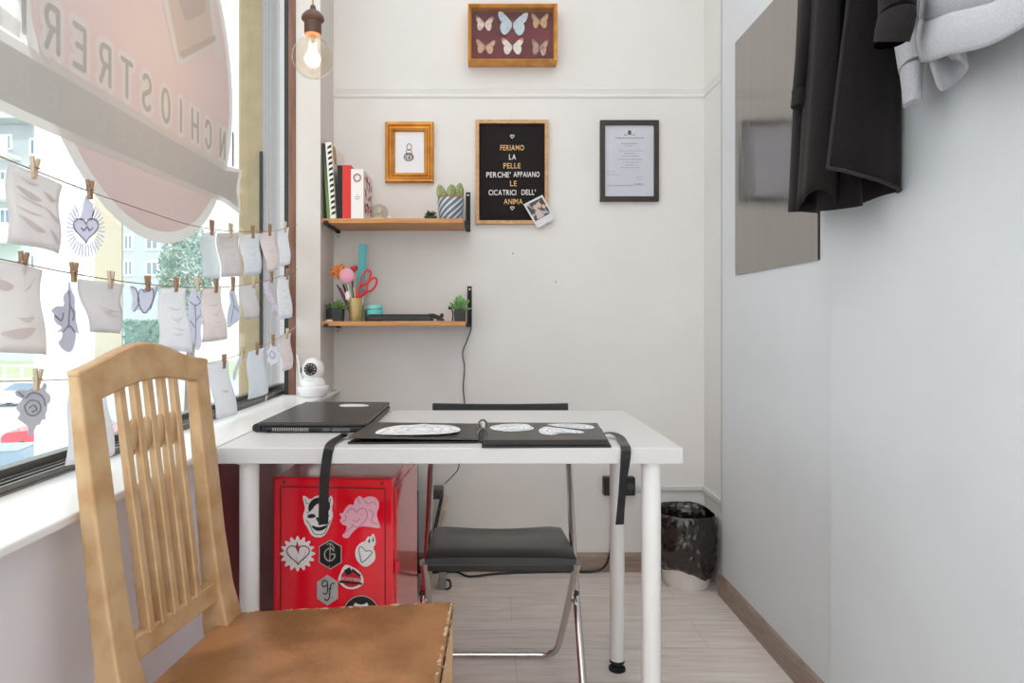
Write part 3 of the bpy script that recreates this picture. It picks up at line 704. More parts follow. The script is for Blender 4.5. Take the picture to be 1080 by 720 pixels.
# black hexagon
hx = lambda cx, cy, w, h: [(cx, cy - h), (cx + w, cy - h * .55), (cx + w, cy + h * .55), (cx, cy + h), (cx - w, cy + h * .55), (cx - w, cy - h * .55)]
o = stick(hx(348.5, 584.3, 12, 15.6), K_silver, 'black hexagonal monogram sticker', 0)
stick(hx(348.5, 584.3, 11, 14.5), K_black, None, 0, o, 'badge', .0016)
ink(o, K_silver, [], [([(352.5, 580.5), (349, 577.5), (344, 580), (342.5, 585), (345, 590), (350, 590.5), (353, 587), (353, 584), (349.5, 584)], .0017), ([(348.5, 573), (348, 592)], .0013), [(345, 574), (349, 572.5), (353, 578)], [(347.5, 596), (347.6, 597.5)]], .0012, d=.0024)
# flaming heart
o = stick([(385, 571), (388, 565), (391, 566), (393.5, 561.5), (396, 566), (396.5, 573), (393.5, 577), (396, 583), (396, 590), (391, 595), (386, 598), (380.5, 595.5), (375.5, 589), (374.5, 581), (377, 575), (382, 571)], K_white, 'white flaming heart sticker')
ink(o, K_black, [[(388, 571), (390, 567), (390.5, 572)], [(392.5, 570), (394, 565), (394.5, 571)]], [[(385.5, 581), (389, 580.5), (392.5, 581.5), (390, 586), (382, 592.5), (380, 586), (378.5, 579), (380.5, 576), (383.5, 578), (385.5, 581)]], .0010)
# silver hexagon
o = stick(hx(345.5, 622, 11, 16.2), K_silver, 'silver hexagonal monogram sticker', 0)
ink(o, K_black, [], [([(345.5, 613), (342, 611.5), (339.8, 615), (341.5, 618.5), (345, 616.5)], .0015), ([(345.5, 613), (345.6, 622), (344, 626), (340.5, 625)], .0015), ([(353, 614.5), (349.5, 616), (348, 622), (347.5, 630), (344.5, 633), (342.5, 630.5)], .0016), [(346, 620.5), (350.5, 620)], [(350, 628.5), (350.5, 629.5)]], .0009)
# round ink-pot badge
rb_ = [(356.5, 610), (359, 604), (361.5, 598), (365, 594.5), (372, 597.5), (379.5, 602), (383.5, 609), (383.5, 615.5), (378.5, 619.5), (370, 621.5), (363, 619), (358, 614.5)]
o = stick(rb_, K_white, 'red and white ink pot badge sticker', 1)
stick([(358.5, 610), (362, 602), (368, 600), (377, 603.5), (382, 610), (378, 617), (370, 619.5), (363, 616.5)], K_red, None, 1, o, 'badge', .0016)
ink(o, K_black, [[(358, 611.7), (382, 614), (382, 616.2), (358, 614)], [(372, 599), (381, 606), (379.5, 608), (371, 601)], [(363, 601), (369, 597.5), (372, 603.5), (366, 606.5)]], [], d=.0022)
mb = MB(); xd = RC.to_3x3() @ Vector((1, 0, -.09)); yd = RC.to_3x3() @ Vector((.06, 0, 1))
add_text(mb, 'INCHIOSTRERIA', cb(370.3, 610.2, .0026), xd, yd, .008, .050); mb.build('lettering', K_white, o)
# round black sticker half hidden by the chair seat
o = stick([(381 + 19 * math.cos(2 * PI * k / 40), 646.5 + 19 * math.sin(2 * PI * k / 40)) for k in range(40)], K_silver, 'round black sticker with a horned white head', 0)
stick([(381 + 18 * math.cos(2 * PI * k / 40), 646.5 + 18 * math.sin(2 * PI * k / 40)) for k in range(40)], K_black, None, 0, o, 'badge', .0016)
ink(o, K_white, [smooth_poly([(372, 646), (374, 634), (378, 637), (384, 637), (388, 634), (390, 646), (386, 654), (376, 654)], 1)], [], d=.0022)

# ------------------------------------------------------------------ gold painted chair
M_gold = mat('worn_gold_paint', (206, 173, 132), .40, .28, vary=(18, (188, 148, 104), .42, .66), bump=(70, .12))
M_seat = mat('worn_brown_gold_seat', (178, 126, 84), .34, .2, vary=(9, (140, 98, 58), .38, .6, (1, 1, 1)), bump=(90, .12), coat=.15)
M_chip = mat('chipped_gold_edge', (212, 190, 160), .5, .1, vary=(90, (150, 108, 56), .45, .55))
gc = thing('gold_chair', 'worn gold painted wooden chair with a slatted back in the foreground', 'chair', (-.28, 1.05, 0))
SH = .46
b_n, b_f = Vector((-.498, .905, SH)), Vector((-.462, 1.225, SH)); t_n, t_f = Vector((-.568, .92, .94)), Vector((-.512, 1.222, .94))
nrm = Vector((.99, -.13, 0)).normalized()
def bk(u, h, d=0.0):
    t = (h - SH) / .48
    return (b_n * (1 - u) + b_f * u) * (1 - t) + (t_n * (1 - u) + t_f * u) * t - nrm * d
def slab_uh(mb, poly, d0, d1):   # outline (u,h) with depth at front d0 and back d1 (may be functions of h)
    g = lambda q, h: q(h) if callable(q) else q
    return mb.hexa([bk(u, h, g(d0, h)) for u, h in poly], [bk(u, h, g(d1, h)) for u, h in poly])
def stile(u0, u1, far):
    mb = MB(); rings = []
    for h, wd, dp, fw in ((0, .9, .032, .05 if far else .03), (.25, 1.0, .034, .02), (.44, 1.0, .040, .0), (.462, 1.0, .040, 0.0), (.52, 1.0, .034, 0), (.62, 1, .030, 0), (.78, .98, .025, 0), (.90, .96, .020, 0), (.937, .95, .018, 0)):
        fl = .012 if abs(h - .45) < .02 else (.004 if abs(h - .52) < .01 else 0)
        a, b_ = u0, u1
        m_ = (a + b_) / 2; hw = (b_ - a) / 2 * wd
        if h < .44:
            p = lambda u, d: bk(u, SH, d) + Vector((-.10 * (SH - h), 0, h - SH))
        else:
            p = lambda u, d, h=h: bk(u, h, d)
        e = fl / .32
        rings.append([p(m_ - hw, -fl * .7), p(m_ + hw + e, -fl * .7), p(m_ + hw + e, dp), p(m_ - hw, dp)])
    return mb.loft(rings)
stile(0, .14, False).build('back_post', M_gold, gc, bevel=.004, seg=3)
stile(.86, 1.0, True).build('back_post', M_gold, gc, bevel=.004, seg=3)
top = [(0, .936), (.05, .939), (.12, .945), (.2, .953), (.3, .963), (.4, .970), (.48, .972), (.56, .970), (.66, .962), (.76, .951), (.84, .9435), (.92, .940), (1.0, .937)]
bot = [(1.0, .928), (.875, .897), (.75, .905), (.62, .911), (.5, .912), (.38, .909), (.26, .902), (.128, .892), (0, .928)]
slab_uh(MB(), top + bot, -.0015, .019).build('top_rail', M_gold, gc, bevel=.004, seg=3)
slab_uh(MB(), [(.12, .508), (.88, .503), (.88, .538), (.12, .543)], .006, .026).build('lower_rail', M_gold, gc, bevel=.003)
for k in range(5):
    uc = .275 + k * .104; ub = .285 + k * .1; w = .0225
    slab_uh(MB(), [(ub - w, .535), (ub + w, .535), (uc + w, .915), (uc - w, .915)], .002, lambda h: .020 - .008 * (h - .53) / .4).build('slat', M_gold, gc, bevel=.002)
for k in range(4):
    u = .327 + k * .104
    p = bk(u, .826, .008)
    fr = Matrix.Rotation(math.atan2(nrm.y, nrm.x), 4, 'Z')
    MB().ball(p, (.006, .0105, .030), 14, 10, fr).build('carved_knot', M_gold, gc, smooth=True)
A, B, C_, D = Vector((-.515, .86, SH)), Vector((-.478, 1.238, SH)), Vector((-.058, 1.286, SH)), Vector((-.072, .80, SH))
def seat_ring(inset, z):
    ctr = (A + B + C_ + D) / 4
    pts = []
    for p in (A, B, C_, D):
        d = (ctr - p).normalized(); q = p + d * inset; pts.append(Vector((q.x, q.y, z)))
    return pts
def lerp_ring(r, n=6): 
    out = []
    for i in range(4):
        for k in range(n): out.append(r[i].lerp(r[(i + 1) % 4], k / n))
    return out
mb = MB(); mb.loft([seat_ring(.004, SH - .022), seat_ring(0, SH - .017), seat_ring(0, SH - .003), seat_ring(.004, SH)])
mb.build('seat', M_seat, gc, bevel=.003)
# worn pale edge along the front and far side of the seat
mb = MB()
rnd = random.Random(11)
for a, b_, nn in ((C_, D, 90), (B, C_, 26)):
    for k in range(nn):
        t0 = rnd.random(); L = rnd.uniform(.004, .022); dirv = (b_ - a).normalized()
        p = a.lerp(b_, t0); inn = ((A + B + C_ + D) / 4 - p).normalized()
        q = [p + inn * .0035, p + dirv * L + inn * .0035, p + dirv * L * .7 + inn * rnd.uniform(.006, .011), p + dirv * L * .2 + inn * rnd.uniform(.005, .009)]
        mb.prism([Vector((x.x, x.y, SH - .001)) for x in q], (0, 0, .0014 + .0006 * rnd.random()))
        o_ = -inn * (.0014 + .0008 * rnd.random())
        mb.prism([Vector((x.x, x.y, z)) + o_ for x, z in ((p, SH - .003), (p + dirv * L, SH - .003), (p + dirv * L * .8, SH - rnd.uniform(.008, .017)), (p + dirv * L * .2, SH - rnd.uniform(.006, .012)))], inn * .003)
ch = mb.build('chipped_edge', M_chip, gc); ch['kind'] = 'stuff'
# aprons and legs
def board(mb, a, b_, z0, z1, th, inward):
    return mb.hexa([Vector((p.x, p.y, z)) for p, z in ((a, z0), (b_, z0), (b_, z1), (a, z1))], [Vector((p.x, p.y, z)) + inward * th for p, z in ((a, z0), (b_, z0), (b_, z1), (a, z1))])
ctr = (A + B + C_ + D) / 4
for a, b_ in ((A, D), (D, C_), (C_, B)):
    ia, ib = a.lerp(ctr, .06), b_.lerp(ctr, .06); inn = (ctr - (a + b_) / 2).normalized()
    board(MB(), ia, ib, SH - .075, SH - .022, .018, inn).build('apron', M_gold, gc, bevel=.002)
for p in (C_, D):
    q = p.lerp(ctr, .09); s = Vector((q.x, q.y, 0))
    MB().loft([[s + Vector((x * w, y * w, z)) for x, y in ((-1, -1), (1, -1), (1, 1), (-1, 1))] for z, w in ((0, .013), (SH - .08, .019), (SH - .022, .019))]).build('front_leg', M_gold, gc, bevel=.003)

# ------------------------------------------------------------------ black folding chair behind the desk
fc = thing('folding_chair', 'black folding chair with a chrome tube frame tucked behind the desk', 'chair', (.042, 1.8, 0))
cx = .040; tr_ = .0095
# long tubes: from backrest top down to the front feet, joined by the hidden top; then the U foot at the back
for s in (-1, 1):
    dx = .018 if s < 0 else 0
    path = [(cx + s * .206 + dx, 2.092, .715), (cx + s * .214 + dx, 1.98, .60), (cx + s * .2035 + dx * .6, 1.80, .40), (cx + s * .200, 1.58, .115), (cx + s * .200, 1.50, .010)]
    MB().tube(curve_pts(path, 6), tr_, 12).build('front_tube', M_chrome, fc, smooth=True)
pts = []
s = 1
u_path = [(cx + .183, 1.57, .432), (cx + .182, 1.70, .29), (cx + .178, 1.88, .10), (cx + .172, 1.945, .035), (cx + .150, 1.965, .014), (cx + .110, 1.97, .0115), (cx, 1.97, .0115)]
u_full = u_path + [(2 * cx - x, y, z) for x, y, z in u_path[:-1][::-1]]
MB().tube(curve_pts(u_full, 5), tr_, 12).build('rear_foot_tube', M_chrome, fc, smooth=True)
# seat: rounded panel sloping back, with a dished rear and a deep front lip
def seat_fn(y, z, w): return [(cx + x * w, y, z) for x in (-1, 1)]
mb = MB()
top_y = [1.543, 1.552, 1.60, 1.70, 1.80, 1.845]
rings = []
for y, w, z in ((1.5435, .1755, .452), (1.549, .178, .4545), (1.62, .1775, .453), (1.72, .1775, .444), (1.80, .177, .437), (1.84, .176, .434), (1.850, .172, .430)):
    ring = []
    n = 12
    for k in range(n + 1):
        t = -1 + 2 * k / n
        dish = -.012 * max(0, 1 - t * t * 1.6) * max(0, min(1, (y - 1.70) / .1)) * (1 if y < 1.83 else .6)
        ring.append(Vector((cx + w * t, y, z + dish - .004 * t ** 8)))
    ring += [Vector((cx + w * t, y, z - .016)) for t in (1, .5, 0, -.5, -1)]
    rings.append(ring)
MB().loft(rings).build('seat', mat('black_grained_plastic', (44, 45, 45), .33, bump=(300, .05)), fc, smooth=True, angle=28)
MB().box(cx - .172, cx + .172, 1.545, 1.575, .418, .437).build('seat_lip', M_black, fc, bevel=.004)
# backrest: shallow curved black panel between the tubes
rings = []
for k in range(13):
    t = -1 + 2 * k / 12; x = cx + .013 + t * .214; y = 2.088 + .012 * (1 - t * t); z = .742 + .004 * (t * t)
    if abs(t) > .99: pass
    rings.append([Vector((x, y - .011, z - .075)), Vector((x, y - .011, z - .006)), Vector((x, y - .006, z)), Vector((x, y + .006, z)), Vector((x, y + .010, z - .008)), Vector((x, y + .010, z - .075))])
MB().loft(rings).build('backrest', M_blackm, fc, smooth=True, angle=40)
for s in (-1, 1):
    MB().lathe([(.004, -.010), (.006, -.008), (.006, .008), (.004, .010)], (cx + s * .192, 1.675, .315), 12, Matrix.Rotation(PI / 2, 4, 'Y')).build('pivot', M_black, fc, smooth=True)
    MB().lathe([(.012, -.014), (.012, .014)], (cx + s * .200, 1.502, .010), 12, Matrix.Rotation(.25, 4, 'X')).build('rubber_foot', M_rubber, fc, smooth=True)

# ------------------------------------------------------------------ laptop
lp = thing('laptop', 'closed black laptop turned sideways on the desk beside the window sill', 'laptop', (-.414, 1.8, DZ))
MB().box(-.541, -.284, 1.602, 2.006, DZ + .003, DZ + .016).build('base', M_black, lp, bevel=.004)
MB().box(-.545, -.286, 1.597, 2.010, DZ + .0165, DZ + .0265).build('lid', mat('black_brushed_lid', (44, 43, 42), .3, bump=(200, .04)), lp, bevel=.004, seg=3)
mb = MB()
for k in range(16): mb.box(-.513 + k * .0056, -.510 + k * .0056, 1.5995, 1.604, DZ + .005, DZ + .0135)
mb.build('vent', M_steel, lp)
mb = MB()
for x, w in ((-.392, .018), (-.368, .022), (-.345, .02)): mb.box(x, x + w, 1.6005, 1.603, DZ + .005, DZ + .012)
mb.build('port', mat('port_grey_metal', (95, 98, 104), .4, .5), lp)
MB().tube([(-.556, 1.612, DZ + .011), (-.556, 1.995, DZ + .011)], .010, 16).box(-.556, -.54, 1.64, 1.66, DZ + .008, DZ + .014).box(-.556, -.54, 1.94, 1.97, DZ + .008, DZ + .014).build('hinge', M_black, lp, smooth=True)
MB().prism([at_z(a, b, DZ + .0268) for a, b in smooth_poly([(357, 427.3), (363, 426), (380, 426), (390, 427.2), (387, 428.6), (372, 428.8), (360, 428.8)], 1)], (0, 0, .0004)).build('sticker', K_white, lp)
for f_ in ((-.53, 1.62), (-.30, 1.62), (-.53, 1.99), (-.30, 1.99)): MB().lathe([(.006, 0), (.006, .004)], (f_[0], f_[1], DZ), 10).build('rubber_foot', M_rubber, lp)

# ------------------------------------------------------------------ open ring binder with drawings
M_page = mat('dark_grey_album_page', (66, 61, 57), .4); M_cov = mat('black_album_cover', (24, 22, 22), .5)
bd = thing('ring_binder', 'open black ring binder of drawings lying on the front of the desk', 'binder', (0, 1.55, DZ))
zl = DZ + .012
Lq = [at_z(367, 460.5, DZ + .016), at_z(504, 462.5, DZ + .010), at_z(508, 446.5, DZ + .010), at_z(394, 445, DZ + .016)]
MB().prism([p - Vector((0, 0, .003)) for p in Lq], (0, 0, .003)).build('page', M_page, bd)
MB().prism([Vector((p.x, p.y - .004, DZ + .001)) for p in Lq], (0, 0, .0035)).build('cover', M_cov, bd)
Rq = [at_z(510, 464, DZ + .016), at_z(640, 463.5, DZ + .016), at_z(630, 446, DZ + .016), at_z(512, 445.5, DZ + .016)]
MB().prism([Vector((p.x, p.y, DZ + .0155)) for p in Rq], (0, 0, .001)).build('page', M_page, bd)
MB().prism([Vector((p.x, p.y, DZ + .005)) for p in Rq], (0, 0, .010)).build('page_stack', mat('brown_black_page_block', (56, 46, 44), .6, bump=(400, .2, (1, 1, 30))), bd)
MB().prism([Vector((p.x + (.008 if p.x > .1 else -.004), p.y - .008, DZ + .001)) for p in Rq], (0, 0, .0035)).build('cover', M_cov, bd)
for Y in (1.475, 1.60):
    c = Vector((-.0015 * Y, Y, DZ + .016))
    MB().tube([c + Vector((math.sin(2 * PI * k / 20) * .011, math.cos(2 * PI * k / 20) * .003, math.cos(2 * PI * k / 20) * .016)) for k in range(20)], .0024, 8, closed=True).build('ring', mat('dark_nickel', (110, 106, 102), .25, 1.0), bd, smooth=True)
MB().box(-.010, .006, 1.465, 1.64, DZ + .002, DZ + .008).build('spine', M_cov, bd, bevel=.002)
K_line = mat('grey_pencil_line', (168, 174, 186), .6)
def zpoly(pts, z, it=1): return [at_z(a, b, z) for a, b in (smooth_poly(pts, it) if it else pts)]
K_draw = mat('white_drawing_paper', (240, 240, 241), .5, vary=(90, (206, 208, 214), .55, .7))
for pts, z in (([(395, 458), (397, 454.5), (406, 451), (420, 448.5), (436, 448), (449, 446.9), (455, 447.8), (470, 448), (482, 450), (487, 453.5), (480, 456), (460, 458), (430, 458.5)], DZ + .0168),
               ([(515, 450.5), (524, 448), (540, 446.6), (556, 447), (560, 449.5), (564, 452), (556, 454), (536, 455), (522, 453.5)], DZ + .0172),
               ([(568, 453), (575, 449.5), (582, 450.5), (600, 452.5), (618, 455.5), (612, 457), (590, 456.5), (584, 459), (574, 458), (569, 456)], DZ + .0172),
               ([(576, 447.2), (590, 446.6), (612, 446.8), (624, 448.5), (628, 451.5), (616, 452.6), (600, 451.2), (582, 449)], DZ + .0172)):
    do = MB().prism(zpoly(pts, z), (0, 0, .0004)).build('drawing', K_draw, bd)
    gx, gy = sum(p[0] for p in pts) / len(pts), sum(p[1] for p in pts) / len(pts); mb = MB()
    for q in (.82, .55, .3):
        loop_ = [at_z(gx + (a - gx) * q * (1 + .12 * math.sin(k * 2.1 + q * 9)), gy + (b - gy) * q * (1 + .2 * math.cos(k * 1.7)), z + .0006) for k, (a, b) in enumerate(smooth_poly(pts, 1))]
        mb.tube(loop_, .0007, 5, closed=True)
    mb.build('pencil_line', K_line, do)
M_rib = mat('black_satin_ribbon', (14, 14, 16), .3)
def zp(px, py, z): return at_z(px, py, z)
e1 = at_y(347, 470, 1.407); e1b = at_y(341, 553, 1.405)
p = [at_z(372, 457.5, DZ + .012), at_z(363, 459, DZ + .008), at_z(354, 463.5, DZ + .006), at_z(349, 468, DZ + .004), Vector((e1.x, 1.4095, DZ + .001)), Vector((e1.x - .004, 1.405, DZ - .02)), at_y(342, 510, 1.404), e1b]
MB().flat_ribbon(curve_pts(p, 5), .021, .0012, (.9, .45, 0)).build('ribbon', M_rib, bd, smooth=True, angle=60)
p = [at_z(636, 457, DZ + .012), at_z(645, 456.5, DZ + .012), at_z(653, 460, DZ + .008), at_z(657, 466, DZ + .004), Vector((.304, 1.4095, DZ + .001)), Vector((.303, 1.405, DZ - .02)), at_y(657, 510, 1.404), at_y(653.5, 553, 1.405)]
pp = curve_pts(p, 5); sd = [Vector((.8, .6 - .6 * min(1, k / 12), 0)) + Vector((0, .5 * math.sin(k * .25), 0)) for k in range(len(pp))]
MB().flat_ribbon(pp, .021, .0012, sd).build('ribbon', M_rib, bd, smooth=True, angle=60)
# ------------------------------------------------------------------ wall shelves and what stands on them
M_oak = mat('honey_pine_board', (204, 146, 88), .45, vary=(5, (178, 118, 64), .4, .68, (2, 30, 30)))
def shelf(name, label, z0, z1, x0, x1, ups):
    t = thing(name, label, 'shelf', ((x0 + x1) / 2, 2.55, z0))
    MB().box(x0, x1, 2.446, 2.655, z0, z1).build('board', M_oak, t, bevel=.002)
    for bxx, top in ups:
        mb = MB()
        mb.box(bxx - .009, bxx + .009, 2.651, 2.6555, z0 - .004, top)
        mb.box(bxx - .009, bxx + .009, 2.45, 2.652, z0 - .004, z0)
        mb.box(bxx - .009, bxx + .009, 2.442, 2.446, z0 - .004, z0 + .009)
        mb.prism([Vector((bxx - .008, 2.652, top)), Vector((bxx - .008, 2.652, z1)), Vector((bxx - .008, 2.56, z1))], (.004, 0, 0))
        br = mb.build('bracket', M_blackm, t)
        MB().lathe([(.004, -.002), (.004, .002)], (bxx, 2.650, top - .012), 10, Matrix.Rotation(PI / 2, 4, 'X')).build('screw', M_steel, br)
    return t
S1, S2 = 1.388, 1.006
shelf('wall_shelf', 'upper pine wall shelf with books and a cactus, between window corner and letter board', 1.3705, S1, -.603, -.075, ((-.062, 1.525), (-.585, 1.36)))
shelf('wall_shelf', 'lower pine wall shelf with scissors and jars above the desk', .9885, S2, -.603, -.066, ((-.056, 1.147), (-.585, .98)))

def obox(o, ux, uy, uz):       # box ring from a corner and three edge vectors
    return [o, o + ux, o + ux + uz, o + uz], [o + uy, o + ux + uy, o + ux + uy + uz, o + uz + uy]
M_pages = mat('book_pages', (232, 226, 214), .8)
def book(label, x, th, y0, dep, h, m, lean=0.0, z=S1, deco=None):
    """upright book, spine to the room; x = left side at the base; lean shifts the top to the left"""
    t = thing('book', label, 'book', (x + th / 2, y0 + dep / 2, z), 'books on the upper shelf')
    a = math.atan2(lean, h); R = Matrix.Rotation(-a, 3, 'Y')
    o = Vector((x, y0, z)); ux, uy, uz = R @ Vector((1, 0, 0)), Vector((0, 1, 0)), R @ Vector((0, 0, 1))
    c = min(.0025, th * .2); mb = MB()
    mb.hexa(*obox(o, ux * c, uy * dep, uz * h)); mb.hexa(*obox(o + ux * (th - c), ux * c, uy * dep, uz * h)); mb.hexa(*obox(o + ux * c, ux * (th - 2 * c), uy * c, uz * h))
    mb.build('cover', m, t)
    MB().hexa(*obox(o + ux * c + uy * c + uz * .003, ux * (th - 2 * c), uy * (dep - .006 - c), uz * (h - .006))).build('pages', M_pages, t)
    if deco: deco(t, o, ux, uy, uz)
    return t
def quad(mb, o, a, b, n): return mb.prism([o, o + a, o + a + b, o + b], n)
book('thin green and black sketchbook, leaning leftmost on the upper shelf', -.5820, .0095, 2.452, .19, .280, mat('green_black_cover', (46, 44, 36), .5, vary=(4, (96, 140, 70), .45, .6, (1, 1, .5))), .019)
def zebra(t, o, ux, uy, uz):
    mb = MB()
    for k in range(13):
        z = .012 + k * .0205
        mb.prism([o + ux * .006 + uz * z, o + ux * .0215 + uz * (z + .006), o + ux * .0215 + uz * (z + .016), o + ux * .008 + uz * (z + .010)], -uy * .0006)
    mb.build('stripes', M_blackm, t)
    mb = MB(); c = o + ux * .0224 + uy * .045 + uz * .245
    mb.prism([c + uy * .03 * math.cos(2 * PI * k / 20) + uz * .034 * math.sin(2 * PI * k / 20) for k in range(20)], ux * .0006)
    c2 = o + ux * .0224 + uy * .07 + uz * .12; quad(mb, c2, uy * .10, uz * .10, ux * .0006)
    mb.build('cover_print', mat('tan_print', (188, 142, 96), .6), t)
book('big white book with black zebra stripes on its spine and cover', -.5705, .022, 2.450, .195, .283, mat('white_board_cover', (232, 228, 220), .5), .018, deco=zebra)
book('plain black book between the zebra book and the red one', -.5435, .0175, 2.452, .17, .198, M_blackm)
def redcol(t, o, ux, uy, uz): quad(MB(), o + uy * .004 + ux * .003 + uz * .1992, ux * .024, uy * .15, uz * .0006).build('top_label', mat('dark_red_cloth', (150, 26, 24), .6), t)
book('bright red hardback book in the middle of the upper shelf row', -.5250, .0315, 2.452, .17, .199, mat('red_cloth_cover', (212, 48, 40), .5), deco=None)
def wreath(t, o, ux, uy, uz):
    c = o + ux * .023 + uz * .152; mb = MB()
    mb.tube([c - uy * .0006 + ux * .0125 * math.cos(2 * PI * k / 20) + uz * .0135 * math.sin(2 * PI * k / 20) for k in range(20)], .0024, 6, closed=True)
    mb.build('wreath', mat('rose_wreath_print', (176, 92, 82), .6, vary=(200, (120, 120, 90), .45, .55)), t)
    mb = MB()
    for k, w in enumerate((.004, .020, .016)): mb.prism([o + ux * (.023 - w / 2) + uz * (.088 - k * .008), o + ux * (.023 + w / 2) + uz * (.088 - k * .008), o + ux * (.023 + w / 2) + uz * (.0905 - k * .008), o + ux * (.023 - w / 2) + uz * (.0905 - k * .008)], -uy * .0005)
    mb.build('spine_print', mat('grey_print', (150, 146, 142), .6), t)
    mb = MB(); rnd = random.Random(4)
    for k in range(46):
        c = o + ux * .0462 + uy * rnd.uniform(.025, .17) + uz * rnd.uniform(.025, .165); r = rnd.uniform(.006, .013)
        mb.prism([c + uy * r * math.cos(2 * PI * q / 7) + uz * r * math.sin(2 * PI * q / 7) for q in range(7)], ux * .0004)
    mb.build('flower_print', mat('pink_flower_print', (206, 110, 108), .6, vary=(120, (150, 60, 70), .45, .6)), t)
book('thick white book with a wreath on its spine and pink flowers on its side', -.4930, .046, 2.452, .19, .184, mat('white_linen_cover', (236, 234, 230), .55), deco=wreath)
# glass dome
gd = thing('glass_dome', 'small clear glass dome on the upper shelf beside the white book', 'glass ornament', (-.396, 2.50, S1))
M_gl2 = thin_glass('clear_ornament_glass', (238, 238, 235), 1.4, .02, .04)
MB().lathe([(.030, .004)] + [(.034 * math.sin(a), .030 + .032 * math.cos(a)) for a in [PI * (1 - .12) * (1 - k / 12) + 0.02 for k in range(13)]], (-.396, 2.50, S1), 28, cap=False).build('dome', M_gl2, gd, smooth=True)
MB().lathe([(.0, 0), (.031, 0), (.033, .004), (.030, .007), (0, .007)], (-.396, 2.50, S1), 28, cap=False).build('base', mat('pale_wood_base', (226, 210, 190), .5), gd, smooth=True)
MB().lathe([(.004, .007), (.008, .012), (.004, .022), (.009, .03), (.006, .04), (0, .045)], (-.396, 2.50, S1), 12).build('figurine', mat('cream_figurine', (226, 206, 176), .5), gd, smooth=True)
tag(MB().lathe([(.0, 0), (.008, 0), (.010, .006), (.009, .014), (.004, .02), (0, .021)], (-.362, 2.52, S1), 14, cap=False).build('porcelain_trinket', mat('white_porcelain', (238, 230, 222), .3), smooth=True), 'tiny white porcelain trinket right of the glass dome', 'ornament')
M_leaf = mat('succulent_green', (78, 108, 62), .45, vary=(40, (118, 150, 84), .4, .65)); M_leafd = mat('dark_succulent_green', (58, 80, 54), .45, vary=(40, (90, 112, 74), .4, .65))
M_soil = mat('dark_soil', (58, 44, 36), .9)
def rosette(parent, c, n, L, up, m, seed=1, w=.3):
    rnd = random.Random(seed); mb = MB()
    for k in range(n):
        a = 2 * PI * k / n * 2.4 + rnd.uniform(-.2, .2); el = up * (k / n) + rnd.uniform(.15, .4)
        d = Vector((math.cos(a) * math.cos(el), math.sin(a) * math.cos(el), math.sin(el))); q = d.to_track_quat('Z', 'Y').to_matrix().to_4x4()
        l = L * rnd.uniform(.75, 1.05)
        mb.ball(c + d * l * .5, (l * w * .55, l * w * .32, l * .52), 8, 6, q)
    return mb.build('leaves', m, parent, smooth=True)
def square_pot(mb, c, w, h): return mb.loft([[c + Vector((x * k, y * k, z)) for x, y in ((-1, -1), (1, -1), (1, 1), (-1, 1))] for k, z in ((w * .45, 0), (w * .5, h), (w * .43, h), (w * .42, h - .008))])
def small_plant(label, c, w, h, n, L, up, m, seed, group=None):
    t = thing('potted_succulent', label, 'plant', c, group); c = Vector(c)
    square_pot(MB(), c, w, h).build('pot', M_black, t, bevel=.001)
    MB().box(c.x - w * .4, c.x + w * .4, c.y - w * .4, c.y + w * .4, c.z + h - .012, c.z + h - .006).build('soil', M_soil, t)
    rosette(t, c + Vector((0, 0, h - .004)), n, L, up, m, seed); return t
small_plant('tiny dark green succulent in a low black pot beside the blue patterned pot', (-.203, 2.53, S1), .046, .020, 16, .032, .9, M_leafd, 3)
# blue patterned pot with cacti
cp = thing('potted_cactus', 'three bristly cacti in a blue and white diagonal striped pot on the upper shelf', 'plant', (-.126, 2.53, S1)); c = Vector((-.126, 2.53, S1))
def striped():
    m, nt, b = new_mat('blue_white_striped_glaze'); tc = nt.nodes.new('ShaderNodeTexCoord')
    sx = nt.nodes.new('ShaderNodeSeparateXYZ'); nt.links.new(tc.outputs['Object'], sx.inputs[0])
    at = nt.nodes.new('ShaderNodeMath'); at.operation = 'ARCTAN2'
    y0 = nt.nodes.new('ShaderNodeMath'); y0.operation = 'ADD'; y0.inputs[1].default_value = 0
    nt.links.new(sx.outputs[0], at.inputs[0]); nt.links.new(sx.outputs[1], at.inputs[1])
    ml = nt.nodes.new('ShaderNodeMath'); ml.operation = 'MULTIPLY'; ml.inputs[1].default_value = 11.0; nt.links.new(at.outputs[0], ml.inputs[0])
    ab = nt.nodes.new('ShaderNodeMath'); ab.operation = 'MULTIPLY'; ab.inputs[1].default_value = 260.0; nt.links.new(sx.outputs[2], ab.inputs[0])
    ad = nt.nodes.new('ShaderNodeMath'); ad.operation = 'ADD'; nt.links.new(ml.outputs[0], ad.inputs[0]); nt.links.new(ab.outputs[0], ad.inputs[1])
    si = nt.nodes.new('ShaderNodeMath'); si.operation = 'SINE'; nt.links.new(ad.outputs[0], si.inputs[0])
    r = nt.nodes.new('ShaderNodeMapRange'); r.inputs[1].default_value = .15; r.inputs[2].default_value = .55; nt.links.new(si.outputs[0], r.inputs[0])
    mx = nt.nodes.new('ShaderNodeMix'); mx.data_type = 'RGBA'; mx.inputs[6].default_value = lin((92, 108, 128)); mx.inputs[7].default_value = lin((206, 208, 208))
    nt.links.new(r.outputs[0], mx.inputs[0]); nt.links.new(mx.outputs[2], b.inputs['Base Color']); b.inputs['Roughness'].default_value = .3
    return m
MB().lathe([(.0, 0), (.042, 0), (.044, .004), (.0515, .084), (.050, .087), (.047, .084), (.0, .076)], c, 36, cap=False).build('pot', striped(), cp, smooth=True)
MB().lathe([(.0, .079), (.044, .079), (.0465, .09), (.0435, .093), (.041, .087), (0, .085)], c, 30, cap=False).build('inner_pot', mat('terracotta', (178, 96, 66), .8), cp, smooth=True)
